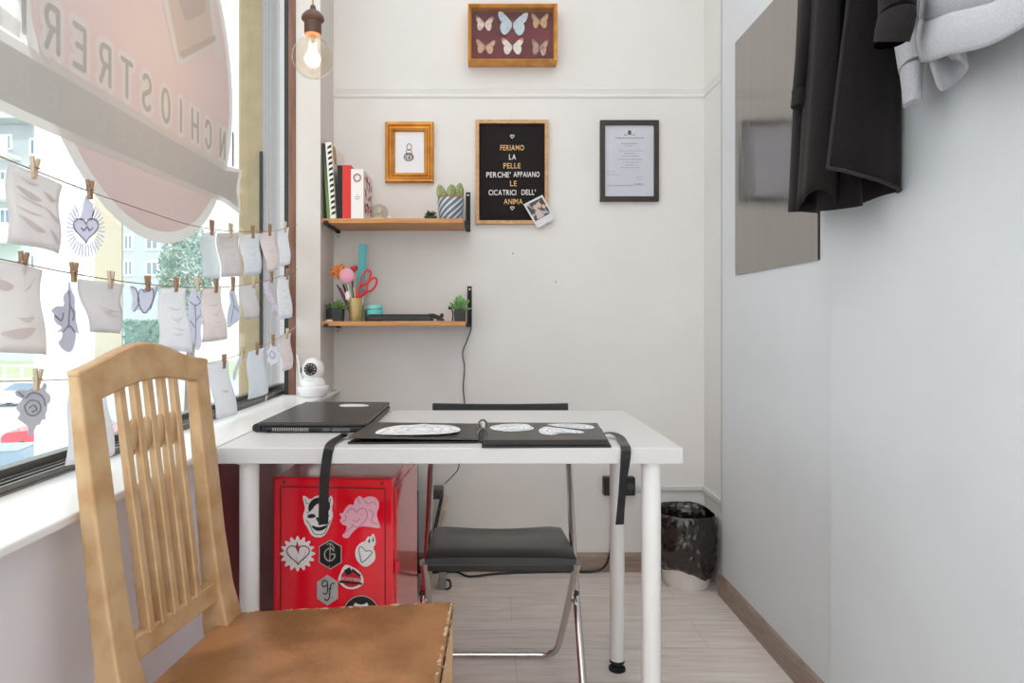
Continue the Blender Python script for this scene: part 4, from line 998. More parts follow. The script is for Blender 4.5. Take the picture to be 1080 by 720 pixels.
M_cac = mat('cactus_green', (106, 132, 76), .6, vary=(260, (196, 196, 150), .5, .6)); M_sp = mat('cactus_spines', (214, 204, 176), .7)
for (dx, dy, r, hh, tl) in ((-.029, -.005, .0165, .062, -.25), (.002, -.012, .0175, .058, 0), (.029, -.002, .017, .068, .12), (.008, .02, .016, .064, .0)):
    base = c + Vector((dx, dy, .083)); M_ = Matrix.Rotation(tl, 4, 'Y'); rings = []
    for k in range(11):
        z = hh * k / 10; rr = r * (math.sin(PI * (.22 + .78 * k / 10)) ** .6 if k < 10 else .05)
        rings.append([base + M_ @ Vector((rr * (1 + .10 * math.cos(8 * 2 * PI * q / 32)) * math.cos(2 * PI * q / 32), rr * (1 + .10 * math.cos(8 * 2 * PI * q / 32)) * math.sin(2 * PI * q / 32), z)) for q in range(32)])
    cc = MB().loft(rings).build('cactus', M_cac, cp, smooth=True)
    mb = MB(); rnd = random.Random(int(dx * 1000))
    for q in range(110):
        z = rnd.uniform(.1, 1) * hh; a = rnd.randrange(8) * 2 * PI / 8 + rnd.uniform(-.08, .08); rr = r * math.sin(PI * (.22 + .78 * z / hh)) ** .6 * 1.05
        d = Vector((math.cos(a), math.sin(a), rnd.uniform(-.3, .9))).normalized(); p = base + M_ @ Vector((rr * math.cos(a), rr * math.sin(a), z))
        e = p + M_ @ d * rnd.uniform(.005, .010); w = d.orthogonal().normalized() * .0004
        mb.add([p - w, p + w, e], [(0, 1, 2)])
    mb.build('spines', M_sp, cc)

# lower shelf
small_plant('bright green spiky succulent in a black pot at the left end of the lower shelf', (-.546, 2.475, S2), .042, .045, 22, .046, 1.2, M_leaf, 5)
small_plant('dark succulent in a narrow black pot squeezed at the far left of the lower shelf', (-.584, 2.53, S2), .034, .046, 14, .034, .9, M_leafd, 8)
tag(MB().lathe([(0, 0), (.013, 0), (.015, .003), (.012, .006), (0, .007)], (-.575, 2.462, S2), 20, cap=False).build('white_pebble', mat('white_stone', (226, 220, 212), .5), smooth=True), 'flat white pebble at the left end of the lower shelf', 'pebble')
jr = thing('pen_jar', 'gold tinted glass jar stuffed with pens and brushes on the lower shelf', 'jar', (-.484, 2.50, S2)); c = Vector((-.484, 2.50, S2))
MB().lathe([(0, 0), (.023, 0), (.025, .004), (.029, .085), (.030, .088), (.027, .086), (.023, .006), (0, .005)], c, 28, cap=False).build('jar', mat('gold_lustre_glass', (214, 184, 128), .22, .45, vary=(14, (150, 168, 120), .5, .66)), jr, smooth=True)
def stickobj(name, label, cat, path, r, m, head=None):
    t = thing(name, label, cat, path[0], 'pens and brushes in the gold jar')
    MB().tube(path, r, 8).build('handle', m, t, smooth=True)
    if head: head(t)
    return t
def jp(px, py, dy=0): return at_y(px, py, 2.50 + dy)
b0 = lambda dx, dy: c + Vector((dx, dy, .008))
def white_tip(t): MB().lathe([(.004, 0), (.010, .006), (.011, .028), (.006, .036)], jp(367, 317, -.012), 14).build('bristles', mat('white_bristles', (236, 228, 220), .9), t, smooth=True)
stickobj('brush', 'white tipped brush leaning at the left of the gold jar', 'brush', [b0(.004, -.012), jp(367, 315, -.012)], .0032, M_white, white_tip)
stickobj('pen', 'black pen in the gold jar behind the pink powder puff', 'pen', [b0(-.006, .004), jp(362, 300, .01)], .0035, M_black)
stickobj('pen', 'dark red pen in the gold jar beside the white tipped brush', 'pen', [b0(0, .008), jp(358, 303, .012)], .0035, mat('dark_red_pen', (150, 34, 48), .4))
stickobj('pencil', 'pale wooden pencil standing at the right of the gold jar', 'pencil', [b0(.008, 0), jp(373, 303, 0)], .003, mat('pale_pencil', (226, 214, 196), .5))
stickobj('pen', 'blue pen in the gold jar at the far left under the orange flower', 'pen', [b0(-.012, .006), jp(355.5, 300, .015)], .0032, mat('blue_pen', (70, 84, 130), .4))
stickobj('brush', 'black handled brush in the gold jar under the coral flower', 'brush', [b0(-.002, .012), jp(371, 292, .02)], .0034, M_black)
stickobj('pencil', 'white pencil standing between the scissors and the jar rim', 'pencil', [b0(.012, -.006), jp(384, 309, -.01)], .0035, M_white)
def fluffy(name, label, cat, px, py, r, m, seed, sq=1.0, dy=.0):
    ct = jp(px, py, dy); t = thing(name, label, cat, ct - Vector((0, 0, r)), None); rnd = random.Random(seed); mb = MB()
    for k in range(90):
        d = Vector((rnd.gauss(0, 1), rnd.gauss(0, 1), rnd.gauss(0, 1))).normalized(); q = d.to_track_quat('Z', 'Y').to_matrix().to_4x4()
        mb.ball(ct + Vector((d.x * r * .68, d.y * r * .55, d.z * r * .68 * sq)), (r * .16, r * .10, r * .36), 6, 5, q)
    mb.build('petals', m, t, smooth=True)
    MB().ball(ct, (r * .7, r * .6, r * .7 * sq), 12, 8).build('heart', m, t, smooth=True)
    MB().tube([ct, Vector(((ct.x + c.x) / 2 - .004, 2.50, (ct.z + S2 + .08) / 2)), c + Vector((-.006, 0, .02))], .0022, 7).build('stem', mat('green_wire_stem', (84, 108, 70), .6), t, smooth=True)
    return t
fluffy('artificial_flower', 'orange frilly flower at the left of the lower shelf bunch', 'flower', 357.5, 286, .033, mat('orange_petals', (226, 138, 72), .7), 2, .85)
fluffy('artificial_flower', 'coral pink flower between the orange one and the turquoise ruler', 'flower', 374, 283, .017, mat('coral_petals', (234, 96, 104), .7), 4, .7, .06)
pf = thing('powder_puff', 'round pale pink powder puff on a stick in front of the flowers', 'powder puff', jp(366, 299, -.03))
MB().ball(jp(366, 291, -.03), (.029, .014, .029), 24, 16).build('puff', mat('pink_plush', (226, 160, 178), .9, sheen=.5, bump=(200, .3)), pf, smooth=True)
MB().tube([jp(366, 297, -.03), c + Vector((-.008, -.010, .05))], .003, 8).build('stick', M_white, pf, smooth=True)
rlr = thing('ruler', 'turquoise plastic ruler standing behind the red scissors', 'ruler', jp(380, 336, .03))
mb = MB(); p0, p1 = jp(378.5, 336, .028), jp(383.2, 257, .045)
MB().flat_ribbon([p0, p1], .031, .003, (1, 0, 0)).build('blade', mat('turquoise_plastic', (76, 172, 180), .35), rlr, bevel=.0008)
mb = MB()
for k in range(24):
    q = p0.lerp(p1, .3 + .028 * k); mb.box(q.x + .005, q.x + .0145, q.y - .0026, q.y - .0018, q.z, q.z + .0007)
mb.build('graduations', mat('dark_teal_marks', (36, 110, 118), .5), rlr)
sc = thing('scissors', 'red handled scissors standing points down in the gold jar', 'scissors', jp(378, 330, -.01))
M_rh = mat('red_scissor_plastic', (214, 34, 32), .3)
def loop(cxp, cyp, rx, ry, rot, dy):
    pts = []
    for k in range(24):
        a = 2 * PI * k / 24; x, y = rx * math.cos(a), ry * math.sin(a)
        pts.append(jp(cxp + x * math.cos(rot) - y * math.sin(rot), cyp + x * math.sin(rot) + y * math.cos(rot), dy))
    return pts
mb = MB().tube(loop(385.8, 292.5, 4.2, 8.5, .45, -.012), .0042, 8, closed=True); mb.tube(curve_pts([jp(381.5, 299, -.012), jp(379, 304, -.012), jp(377, 311, -.012), jp(375.5, 316, -.012)], 5), [.006] * 16, 8)
mb.build('handle', M_rh, sc, smooth=True)
mb = MB().tube(loop(392, 300, 4.0, 8.2, .55, -.018), .0042, 8, closed=True); mb.tube(curve_pts([jp(388, 306, -.018), jp(384, 309.5, -.018), jp(380.5, 312, -.018), jp(378, 315, -.018)], 5), [.006] * 16, 8)
mb.build('handle', M_rh, sc, smooth=True)
MB().hexa([jp(373.5, 313, -.012), jp(380.5, 312, -.012), jp(377.5, 334, -.004), jp(376, 334, -.004)], [p + Vector((0, .003, 0)) for p in (jp(373.5, 313, -.012), jp(380.5, 312, -.012), jp(377.5, 334, -.004), jp(376, 334, -.004))]).build('blades', M_chrome, sc)
tj = thing('lidded_jar', 'small turquoise lidded jar beside the gold pen jar', 'jar', (-.416, 2.52, S2)); c2 = Vector((-.416, 2.52, S2))
M_tq = mat('turquoise_glaze', (92, 196, 196), .25, coat=.4)
MB().lathe([(0, 0), (.029, 0), (.032, .006), (.033, .030), (.031, .042), (.026, .046), (0, .046)], c2, 28, cap=False).build('body', M_tq, tj, smooth=True)
MB().lathe([(0, .046), (.028, .046), (.030, .049), (.029, .060), (.024, .064), (0, .065)], c2, 28, cap=False).build('lid', mat('pale_turquoise_glaze', (140, 216, 214), .25, coat=.4), tj, smooth=True)
tag(MB().box(-.452, -.438, 2.50, 2.56, S2, S2 + .045).build('ink_box', M_black, bevel=.002), 'small black box between the gold jar and the turquoise jar', 'box')
ps_ = thing('power_supply', 'flat black power supply with cables on the lower shelf', 'power supply', (-.315, 2.52, S2))
MB().box(-.436, -.195, 2.465, 2.59, S2 + .002, S2 + .022).build('housing', M_black, ps_, bevel=.003)
MB().box(-.434, -.197, 2.464, 2.592, S2 + .0225, S2 + .027).build('top_plate', mat('dark_grey_plate', (62, 60, 62), .4), ps_, bevel=.001)
tmg = thing('tattoo_machine', 'small black tattoo machine lying at the right of the power supply', 'tattoo machine', (-.165, 2.50, S2))
MB().tube([(-.208, 2.50, S2 + .024), (-.19, 2.50, S2 + .022), (-.172, 2.50, S2 + .0135), (-.156, 2.50, S2 + .012)], [.006, .0075, .009, .006], 10).build('grip', M_black, tmg, smooth=True)
MB().box(-.178, -.150, 2.492, 2.508, S2 + .001, S2 + .010).ball((-.158, 2.50, S2 + .022), (.007, .007, .009)).build('frame', M_black, tmg)
small_plant('little green aloe in a black pot at the right end of the lower shelf', (-.090, 2.52, S2), .046, .043, 16, .060, 1.35, mat('aloe_green', (96, 142, 84), .45, vary=(40, (130, 172, 104), .4, .65)), 9)
tag(MB().tube(curve_pts([(-.118, 2.505, S2 + .001), (-.116, 2.50, S2 + .03), (-.122, 2.49, S2 + .046), (-.132, 2.485, S2 + .050)], 5), [.0025] * 12 + [.005] * 4, 8).build('clip_lamp', M_black, smooth=True), 'small black bent clip beside the aloe pot', 'clip')
cb_pts = [at_y(493.5, 338, 2.64), at_y(497, 345, 2.645), at_y(493, 358, 2.648), at_y(488, 372, 2.65), at_y(490, 388, 2.65), at_y(488.5, 408, 2.65), at_y(490, 430, 2.65), at_y(487, 460, 2.645), at_y(484, 491, 2.62), at_y(478, 501, 2.58), at_y(469, 510, 2.53)]
tag(MB().tube(curve_pts(cb_pts, 6), .0022, 8).build('cable', M_cable, smooth=True), 'thin black cable hanging down the wall from the lower shelf', 'cable')

# ------------------------------------------------------------------ pictures on the back wall
def frame_ring(mb, x0, x1, z0, z1, w, y0, y1, bead=None):
    """mitred frame from front y0 to back y1"""
    o, i = [(x0, z0), (x1, z0), (x1, z1), (x0, z1)], [(x0 + w, z0 + w), (x1 - w, z0 + w), (x1 - w, z1 - w), (x0 + w, z1 - w)]
    prof = bead or [(0, y1), (0, y0), (1, y0), (1, y1)]
    rings = []
    for k in range(4):
        rings.append([Vector((o[k][0] + (i[k][0] - o[k][0]) * t, y, o[k][1] + (i[k][1] - o[k][1]) * t)) for t, y in prof])
    return mb.loft(rings + [rings[0]], cap=False)
def wall_rect(px0, py0, px1, py1, Y): a, b = at_y(px0, py0, Y), at_y(px1, py1, Y); return a.x, b.x, b.z, a.z
M_gilt = mat('gilt_wood', (222, 160, 76), .35, .4, vary=(20, (198, 132, 54), .4, .65))
# butterfly box
x0, x1, z0, z1 = wall_rect(493.5, 3.5, 588, 64.5, 2.592)
bf = thing('butterfly_case', 'gilt box frame with six mounted butterflies on dark red velvet', 'butterfly case', ((x0 + x1) / 2, 2.655, z0))
frame_ring(MB(), x0, x1, z0, z1, .0135, 2.592, 2.655, [(0, 2.655), (0, 2.594), (.25, 2.590), (.7, 2.596), (1, 2.602), (1, 2.65)]).build('frame', M_gilt, bf)
MB().box(x0 + .01, x1 - .01, 2.640, 2.652, z0 + .01, z1 - .01).build('velvet_back', mat('burgundy_velvet', (122, 44, 54), .85, vary=(12, (106, 36, 46), .4, .6), sheen=.2), bf)
YBF = 2.634
def butterfly(cx_, cy_, s, cols, name, label, tilt=0.0, wing=1.0):
    c = at_y(cx_, cy_, YBF); mm = mat(name + '_wing', cols[0], .6, vary=(70, cols[1], .48, .62)); tip = mat(name + '_tip', cols[2], .6)
    up = [(0.02, .12), (.28, .48), (.64, .86), (.92, 1.0), (1.0, .86), (.96, .5), (.82, .12), (.4, -.06), (.03, -.02)]
    lo = [(.03, .04), (.4, .02), (.76, .06), (.84, -.38), (.70, -.86), (.44, -1.0), (.20, -.62), (.04, -.25)]
    tp = [(.60, .88), (.92, .98), (.985, .8), (.93, .55), (.78, .62), (.66, .72)]
    R = Matrix.Rotation(tilt, 3, 'Y'); base = None
    def q(pts, sx, d): return [c + R @ Vector((sx * a * s * wing, -d - abs(a) * s * .25, b * s)) for a, b in smooth_poly(pts, 2)]
    mb = MB()
    for sx in (-1, 1): mb.prism(q(up, sx, 0), (0, -.0006, 0)); mb.prism(q(lo, sx, .0012), (0, -.0006, 0))
    o = mb.build('butterfly', mm, bf); o['label'] = label
    mb = MB()
    for sx in (-1, 1): mb.prism(q(tp, sx, .0018), (0, -.0004, 0))
    mb.build('wing_tip', tip, o)
    MB().ball(c + Vector((0, -.003, s * .05)), (s * .06, s * .07, s * .42), 10, 8, Matrix.Rotation(tilt, 4, 'Y')).build('body', mat(name + '_body', (110, 92, 80), .7), o, smooth=True)
sP = 2.634 / F
butterfly(511, 25.5, 7.8 * sP, ((230, 214, 200), (206, 180, 164), (166, 122, 104)), 'cream', 'cream and brown butterfly', .04, 1.2)
butterfly(540.5, 26, 12.4 * sP, ((196, 212, 222), (176, 196, 208), (206, 214, 220)), 'pale_blue', 'largest butterfly, pale blue', .06, 1.28)
butterfly(569.3, 23, 7.9 * sP, ((206, 172, 128), (180, 140, 96), (188, 150, 108)), 'sandy', 'sandy brown butterfly', 0, 1.15)
butterfly(512, 50, 7.4 * sP, ((214, 176, 146), (190, 140, 110), (204, 160, 128)), 'speckled', 'speckled tan butterfly', .06, 1.38)
butterfly(540.5, 49.5, 9 * sP, ((232, 228, 214), (214, 208, 196), (212, 128, 84)), 'orange_tip', 'white butterfly with orange tips', 0, 1.28)
butterfly(569, 50.5, 8.8 * sP, ((188, 160, 144), (150, 110, 98), (150, 104, 90)), 'brown_streaked', 'brown streaked butterfly', .08, 1.0)
MB().box(x0 + .012, x1 - .012, 2.6045, 2.606, z0 + .012, z1 - .012).build('glass', thin_glass('picture_glass', (250, 250, 250), 1.25), bf)
# gilt frame with the small ring drawing
x0, x1, z0, z1 = wall_rect(406, 128, 457.3, 192, 2.635)
gf = thing('picture_frame', 'thick gilt picture frame with a tiny ring drawing above the upper shelf', 'picture', ((x0 + x1) / 2, 2.655, z0))
frame_ring(MB(), x0, x1, z0, z1, .039, 2.635, 2.655, [(0, 2.655), (0, 2.640), (.12, 2.634), (.30, 2.636), (.45, 2.642), (.62, 2.640), (.72, 2.632), (.82, 2.634), (.9, 2.643), (1, 2.646), (1, 2.655)]).build('frame', mat('bright_gilt_wood', (212, 150, 62), .3, .45, vary=(20, (186, 120, 44), .4, .65)), gf)
pc = MB().box(x0 + .036, x1 - .036, 2.648, 2.654, z0 + .036, z1 - .036).build('drawing', mat('white_card', (232, 232, 236), .6), gf)
mb = MB()
def w2(px, py): return at_y(px, py, 2.6475)
for (a, b, rx, ry) in ((431.5, 155, 2.6, 3.4), (431.3, 160, 3.0, 2.4), (431, 165.5, 5, 4.2), (431, 164.5, 4.6, 2.0), (430, 166, 2.2, 2.4), (433, 166, 2.0, 2.4)):
    mb.tube([w2(a + rx * math.cos(2 * PI * k / 18), b + ry * math.sin(2 * PI * k / 18)) for k in range(18)], .0016, 5, closed=True)
mb.build('ring_print', mat('sepia_print', (120, 106, 94), .7), pc)
# letter board
x0, x1, z0, z1 = wall_rect(501.5, 126, 578.5, 236, 2.637)
lb = thing('letter_board', 'black felt letter board with gold and white letters in a pale wood frame', 'letter board', ((x0 + x1) / 2, 2.655, z0))
frame_ring(MB(), x0, x1, z0, z1, .0145, 2.637, 2.655).build('frame', mat('pale_oak_frame', (206, 164, 116), .5, vary=(8, (186, 142, 96), .4, .65, (10, 10, 10))), lb, bevel=.001)
mb = MB()
n = 46
for k in range(n):
    a = z0 + .014 + (z1 - z0 - .028) * k / n; hh = (z1 - z0 - .028) / n
    mb.box(x0 + .014, x1 - .014, 2.6465, 2.652, a, a + hh * .72)
mb.box(x0 + .013, x1 - .013, 2.648, 2.653, z0 + .013, z1 - .013)
mb.build('felt', mat('black_felt', (30, 24, 25), .95), lb)
M_lg, M_lw = mat('gold_letters', (222, 180, 112), .5), mat('white_letters', (236, 234, 232), .5)
for s, px, py, w, mm in (('FERIAMO', 540.2, 153.3, 25, M_lg), ('LA', 540.5, 163, 7.2, M_lw), ('PELLE', 540, 172.3, 18, M_lg), ("PERCHE'", 525.7, 181.8, 25.5, M_lw), ('APPAIANO', 555.3, 181.4, 27.5, M_lw), ('LE', 541.5, 191, 7, M_lg), ('CICATRICI', 529.8, 200.5, 29, M_lw), ('DELL\u2019', 557.5, 200.2, 15, M_lw), ('ANIMA', 541.3, 210, 20, M_lg)):
    ct = at_y(px, py, 2.6455); W_ = w * 2.6455 / F; ky = 5.6 * 2.6455 / F / .70
    adv = [text2d(c_, 1.0, .008, 'LEFT')[0] for c_ in s]
    wid = [max(v.x for v in a_) - min(v.x for v in a_) for a_ in adv]; gap = .13
    k_ = W_ / (sum(wid) + gap * (len(s) - 1)); x = ct.x - W_ / 2
    for c_, wd in zip(s, wid):
        vs, fs = text2d(c_, 1.0, .008, 'LEFT'); xa = min(v.x for v in vs); lm = MB()
        for d in (0, -.0012): lm.add([Vector((x + (v.x - xa) * k_, ct.y + d, ct.z + (v.y - .35) * ky)) for v in vs], fs)
        lm.build('letter', mm, lb); x += (wd + gap) * k_
for py in (143.8, 219.3):
    ct = at_y(540.2, py, 2.6455); MB().tube([ct + Vector((a * .0075, -.001, b * .0075)) for a, b in heart_pts(20)], .0016, 5, closed=True).build('heart_sign', M_lw, lb)
# instant photo stuck at the corner of the board
cs = [(552, 215.5), (572, 205.4), (585.8, 230.2), (567, 240.7)]
po = [at_y(a, b, 2.634) for a, b in cs]
ph = thing('instant_photo', 'tilted white bordered instant photo stuck on the letter board corner', 'photo', (po[3].x, 2.634, po[3].z))
MB().prism(po, (0, .0012, 0)).build('card', M_white, ph)
def pin(u, v): return (po[0] * (1 - u) + po[1] * u) * (1 - v) + (po[3] * (1 - u) + po[2] * u) * v + Vector((0, -.0006, 0))
pic = MB().prism([pin(.08, .07), pin(.92, .07), pin(.92, .74), pin(.08, .74)], (0, .0004, 0)).build('picture', mat('dark_photo', (52, 48, 50), .35, vary=(40, (168, 170, 172), .52, .6)), ph)
mb = MB()
for (u, v, r) in ((.42, .30, .10), (.62, .27, .10), (.78, .40, .08)):
    mb.prism([pin(u + r * math.cos(2 * PI * k / 14), v + r * 1.1 * math.sin(2 * PI * k / 14)) + Vector((0, -.0004, 0)) for k in range(14)], (0, .0002, 0))
mb.build('faces', mat('photo_skin', (206, 172, 156), .4), pic)
mb = MB(); mb.prism([pin(u, v) + Vector((0, -.0003, 0)) for u, v in ((.3, .42), (.52, .40), (.6, .72), (.22, .72))], (0, .0002, 0)); mb.build('clothes', mat('photo_shirt', (196, 172, 176), .4), pic)
# certificate
x0, x1, z0, z1 = wall_rect(633.2, 126.3, 695.2, 212, 2.637)
ce = thing('framed_certificate', 'certificate sheet in a thin dark brown frame on the right of the wall', 'certificate', ((x0 + x1) / 2, 2.655, z0))
frame_ring(MB(), x0, x1, z0, z1, .0195, 2.637, 2.655).build('frame', mat('dark_brown_frame', (52, 40, 36), .4), ce, bevel=.0015)
sh = MB().box(x0 + .018, x1 - .018, 2.646, 2.652, z0 + .018, z1 - .018).build('sheet', mat('certificate_paper', (222, 224, 230), .6), ce)
mb = MB(); rnd = random.Random(2)
def dash(px0, px1, py, hpx=.55):
    a, b = at_y(px0, py, 2.6457), at_y(px1, py, 2.6457); x = a.x
    while x < b.x:
        L = min(rnd.uniform(.006, .016), b.x - x); mb.box(x, x + L, 2.6455, 2.6462, a.z - hpx * .0038 / 2, a.z + hpx * .0038 / 2); x += L + .003
for a, b, y, hh in ((658, 670, 142, .5), (649, 679, 145.5, 1.1), (655, 672, 151.5, .7), (659, 667, 154, .5), (653, 678, 159, .5), (658, 670, 161.8, .6), (656, 674, 164.6, .6), (652, 678, 168, .6), (657, 674, 171, .5), (660, 669, 174, .6), (655, 675, 176.7, .5), (640, 648, 181, .4), (640, 654, 184, .4), (671, 678, 186.6, .4), (671, 677, 189, .4), (669, 679, 194, .9), (640, 668, 196, .4), (642, 679, 195.2, .4)): dash(a, b, y, hh)
mb.build('print', mat('grey_print_ink', (150, 152, 158), .6), sh)
mb = MB(); ct = at_y(664, 139.5, 2.6457)
mb.prism([ct + Vector((a * .007, 0, b * .009)) for a, b in ((-1, -1), (1, -1), (1, .3), (.5, 1), (-.5, 1), (-1, .3))], (0, .0006, 0)); mb.box(ct.x - .022, ct.x - .012, 2.6455, 2.6462, ct.z - .012, ct.z - .010).box(ct.x + .012, ct.x + .022, 2.6455, 2.6462, ct.z - .012, ct.z - .010)
mb.build('emblem', mat('dark_emblem', (96, 96, 102), .6), sh)
MB().box(x0 + .017, x1 - .017, 2.6425, 2.6435, z0 + .017, z1 - .017).build('glass', thin_glass('certificate_glass', (250, 250, 251), 1.3), ce)
for px, py in ((586, 297), (541, 267)):
    cc = at_y(px, py, 2.653); 
    tag(MB().ball(cc, (.0032, .003, .0032), 8, 6).build('wall_plug', mat('grey_wall_plug', (150, 146, 142), .6), smooth=True), 'tiny grey screw hole plug in the wall, ' + ('below the instant photo to the right' if px > 560 else 'under the letter board middle'), 'wall plug')

# ------------------------------------------------------------------ security camera on the sill
c = Vector((-.617, 2.385, .734)); M_cam = mat('white_gloss_plastic', (240, 240, 241), .25, coat=.3)
cm = thing('security_camera', 'white dome security camera with an antenna standing on the window sill', 'camera', c)
MB().lathe([(0, 0), (.040, 0), (.046, .003), (.058, .030), (.057, .036), (.050, .040), (0, .041)], c, 36, cap=False).build('base', M_cam, cm, smooth=True)
MB().lathe([(0, .040), (.041, .040), (.044, .046), (.040, .060), (.030, .072), (0, .074)], c, 32, cap=False).build('neck', M_cam, cm, smooth=True)
hd_ = MB().ball(c + Vector((0, 0, .098)), (.041, .040, .044), 28, 18).build('head', M_cam, cm, smooth=True)
MR = Matrix.Rotation(PI / 2, 4, 'X')
MB().lathe([(0, .030), (.021, .030), (.023, .034), (.022, .041), (.018, .0425), (0, .0425)], c + Vector((0, 0, .101)), 28, MR, cap=False).build('lens_ring', mat('dark_brown_lens_ring', (48, 38, 36), .3), hd_, smooth=True)
mb = MB()
for k in range(10):
    a = 2 * PI * k / 10; mb.ball(c + Vector((.0165 * math.cos(a), -.0425, .101 + .0165 * math.sin(a))), .0022, 8, 6)
mb.build('infrared_lamps', mat('lamp_lens', (196, 190, 186), .2), hd_, smooth=True)
MB().ball(c + Vector((0, -.0425, .101)), (.009, .003, .009), 16, 10).build('lens', mat('lens_black', (12, 10, 12), .05), hd_, smooth=True)
MB().tube([c + Vector((.0 + .02 * math.sin(a), -.040 + .006 * abs(math.sin(a)), .066 - .006 * math.cos(a))) for a in [-.9 + .15 * k for k in range(13)]], .0012, 6).build('mouth_line', mat('grey_seam', (188, 188, 190), .5), hd_)
MB().tube([c + Vector((-.042, 0, .044)), c + Vector((-.046, 0, .075)), c + Vector((-.058, 0, .150))], [.0055, .0050, .0035], 10).build('antenna', M_cam, cm, smooth=True)
MB().box(c.x - .0405, c.x - .037, c.y - .02, c.y - .012, c.z + .088, c.z + .106).build('slot', M_dark, cm)

# ------------------------------------------------------------------ pendant bulb
Yb = 1.6; bc = at_y(330, 61, Yb); rb0 = 21.5 / F * Yb
pl = thing('pendant_lamp', 'clear globe bulb glowing in a brown socket, hanging by a thin cord', 'lamp', (bc.x, bc.y, bc.z + .12))
sz = at_y(330, 35, Yb).z
MB().lathe([(.0, rb0 * -1)] + [(rb0 * math.sin(a), -rb0 * math.cos(a)) for a in [PI * k / 16 for k in range(1, 13)]] + [(.020, rb0 * .93), (.0165, rb0 * 1.12), (.0165, rb0 * 1.22)], bc, 40, cap=False).build('bulb', thin_glass('bulb_glass', (252, 248, 240), 1.35, .0, .01), pl, smooth=True, angle=180)
M_soc = mat('brown_bakelite', (92, 66, 54), .4, .2)
MB().lathe([(0, -.004), (.019, -.004), (.0205, 0), (.0205, .026), (.023, .028), (.0275, .033), (.0265, .040), (.018, .050), (.008, .056), (.006, .066), (0, .066)], Vector((bc.x, bc.y, sz)), 30, cap=False).build('socket', M_soc, pl, smooth=True)
MB().tube([(bc.x, bc.y, sz + .06), (bc.x, bc.y, CEIL)], .0022, 8).build('cord', mat('beige_fabric_cord', (170, 146, 110), .8), pl, smooth=True)
MB().lathe([(0, CEIL - .03), (.03, CEIL - .03), (.045, CEIL - .01), (.045, CEIL), (0, CEIL)], Vector((bc.x, bc.y, 0)), 24, cap=False).build('ceiling_rose', M_soc, pl, smooth=True)
M_fil = mat('glowing_filament', (255, 214, 150), .5, emit=((255, 206, 140), 18.0))
fil = []
for k in range(9):
    a = 2 * PI * k / 8; fil.append(bc + Vector((.010 * math.cos(a), .010 * math.sin(a), .026 if k % 2 else -.014)))
MB().tube(fil, .0013, 6).build('filament', M_fil, pl, smooth=True)
MB().tube([bc + Vector((0, 0, rb0 * 1.1)), bc + Vector((0, 0, .026))], [.006, .002], 10).build('stem', thin_glass('stem_glass', (240, 236, 228), 1.3, .05, .05), pl, smooth=True)

# ------------------------------------------------------------------ waste bin
wc = Vector((.778, 2.535, 0)); wb = thing('waste_bin', 'white round waste bin lined with a crumpled black bag in the back corner', 'bin', wc)
MB().lathe([(0, 0), (.080, 0), (.084, .004), (.112, .262), (.114, .268), (.109, .268), (.080, .008), (0, .006)], wc, 36, cap=False).build('bucket', mat('white_bin_plastic', (232, 228, 222), .4), wb, smooth=True)
M_bag = mat('black_bag_film', (26, 20, 17), .16, bump=(26, .8), coat=.5)
prof = [(.100, .075), (.112, .085), (.119, .105), (.122, .14), (.124, .18), (.125, .22), (.124, .255), (.1205, .274), (.115, .281), (.109, .277), (.101, .25), (.092, .20), (.078, .13), (.06, .07), (.01, .05)]
rings = []; NQ = 120
def pr(t):
    i = min(int(t), len(prof) - 2); k = t - i; return [prof[i][c_] + (prof[i + 1][c_] - prof[i][c_]) * k for c_ in (0, 1)]
for kk in range((len(prof) - 1) * 4 + 1):
    t = kk / 4; r, z = pr(t); ring = []
    for q in range(NQ):
        a = 2 * PI * q / NQ; P_ = Vector((math.cos(a), math.sin(a), z * 7))
        f1 = noise.noise(P_ * 2.2); f2 = abs(noise.noise(P_ * 5.1 + Vector((3, 1, 7)))); f3 = abs(noise.noise(Vector((a * 3.0, z * 16 + a * 1.5, 4))))
        amp = 1.0 if t < 9.5 else .35
        rr = r + amp * (.008 * f1 + .012 * (f2 - .2) + .010 * (f3 - .2))
        low = max(0, 1 - t / 3)
        zz = z + low * (-.035 * max(0, math.cos(a - .1)) + .022 * noise.noise(Vector((math.cos(a) * 1.6, math.sin(a) * 1.6, 9)))) + (.004 * f1 if 6 < t < 10 else 0)
        ring.append(wc + Vector((min(rr * math.cos(a), .093), min(rr * math.sin(a), .114), max(.012, zz))))
    rings.append(ring)
MB().loft(rings, cap=False).build('bin_bag', M_bag, wb, smooth=True, angle=45)

# ------------------------------------------------------------------ things behind the cabinet, plug and cables
pcw = thing('computer_tower', 'black computer tower with a grey top behind the red cabinet', 'computer', (-.34, 2.44, 0))
MB().box(-.43, -.252, 2.30, 2.56, .02, .352).build('case', M_black, pcw, bevel=.004)
MB().box(-.43, -.252, 2.30, 2.56, .354, .50).build('grey_shell', mat('grey_plastic_shell', (150, 148, 144), .45), pcw, bevel=.01)
MB().box(-.428, -.256, 2.296, 2.30, .16, .17).box(-.29, -.258, 2.295, 2.30, .40, .425).build('front_strip', mat('pale_strip', (214, 212, 208), .4), pcw)
for x in (-.41, -.27): MB().lathe([(.012, 0), (.014, .02)], (x, 2.34, 0), 12).lathe([(.012, 0), (.014, .02)], (x, 2.52, 0), 12).build('foot', M_rubber, pcw)
ad = thing('network_box', 'small dark grey network box perched on the leaning boards behind the folding chair', 'network box', (-.165, 2.53, .33))
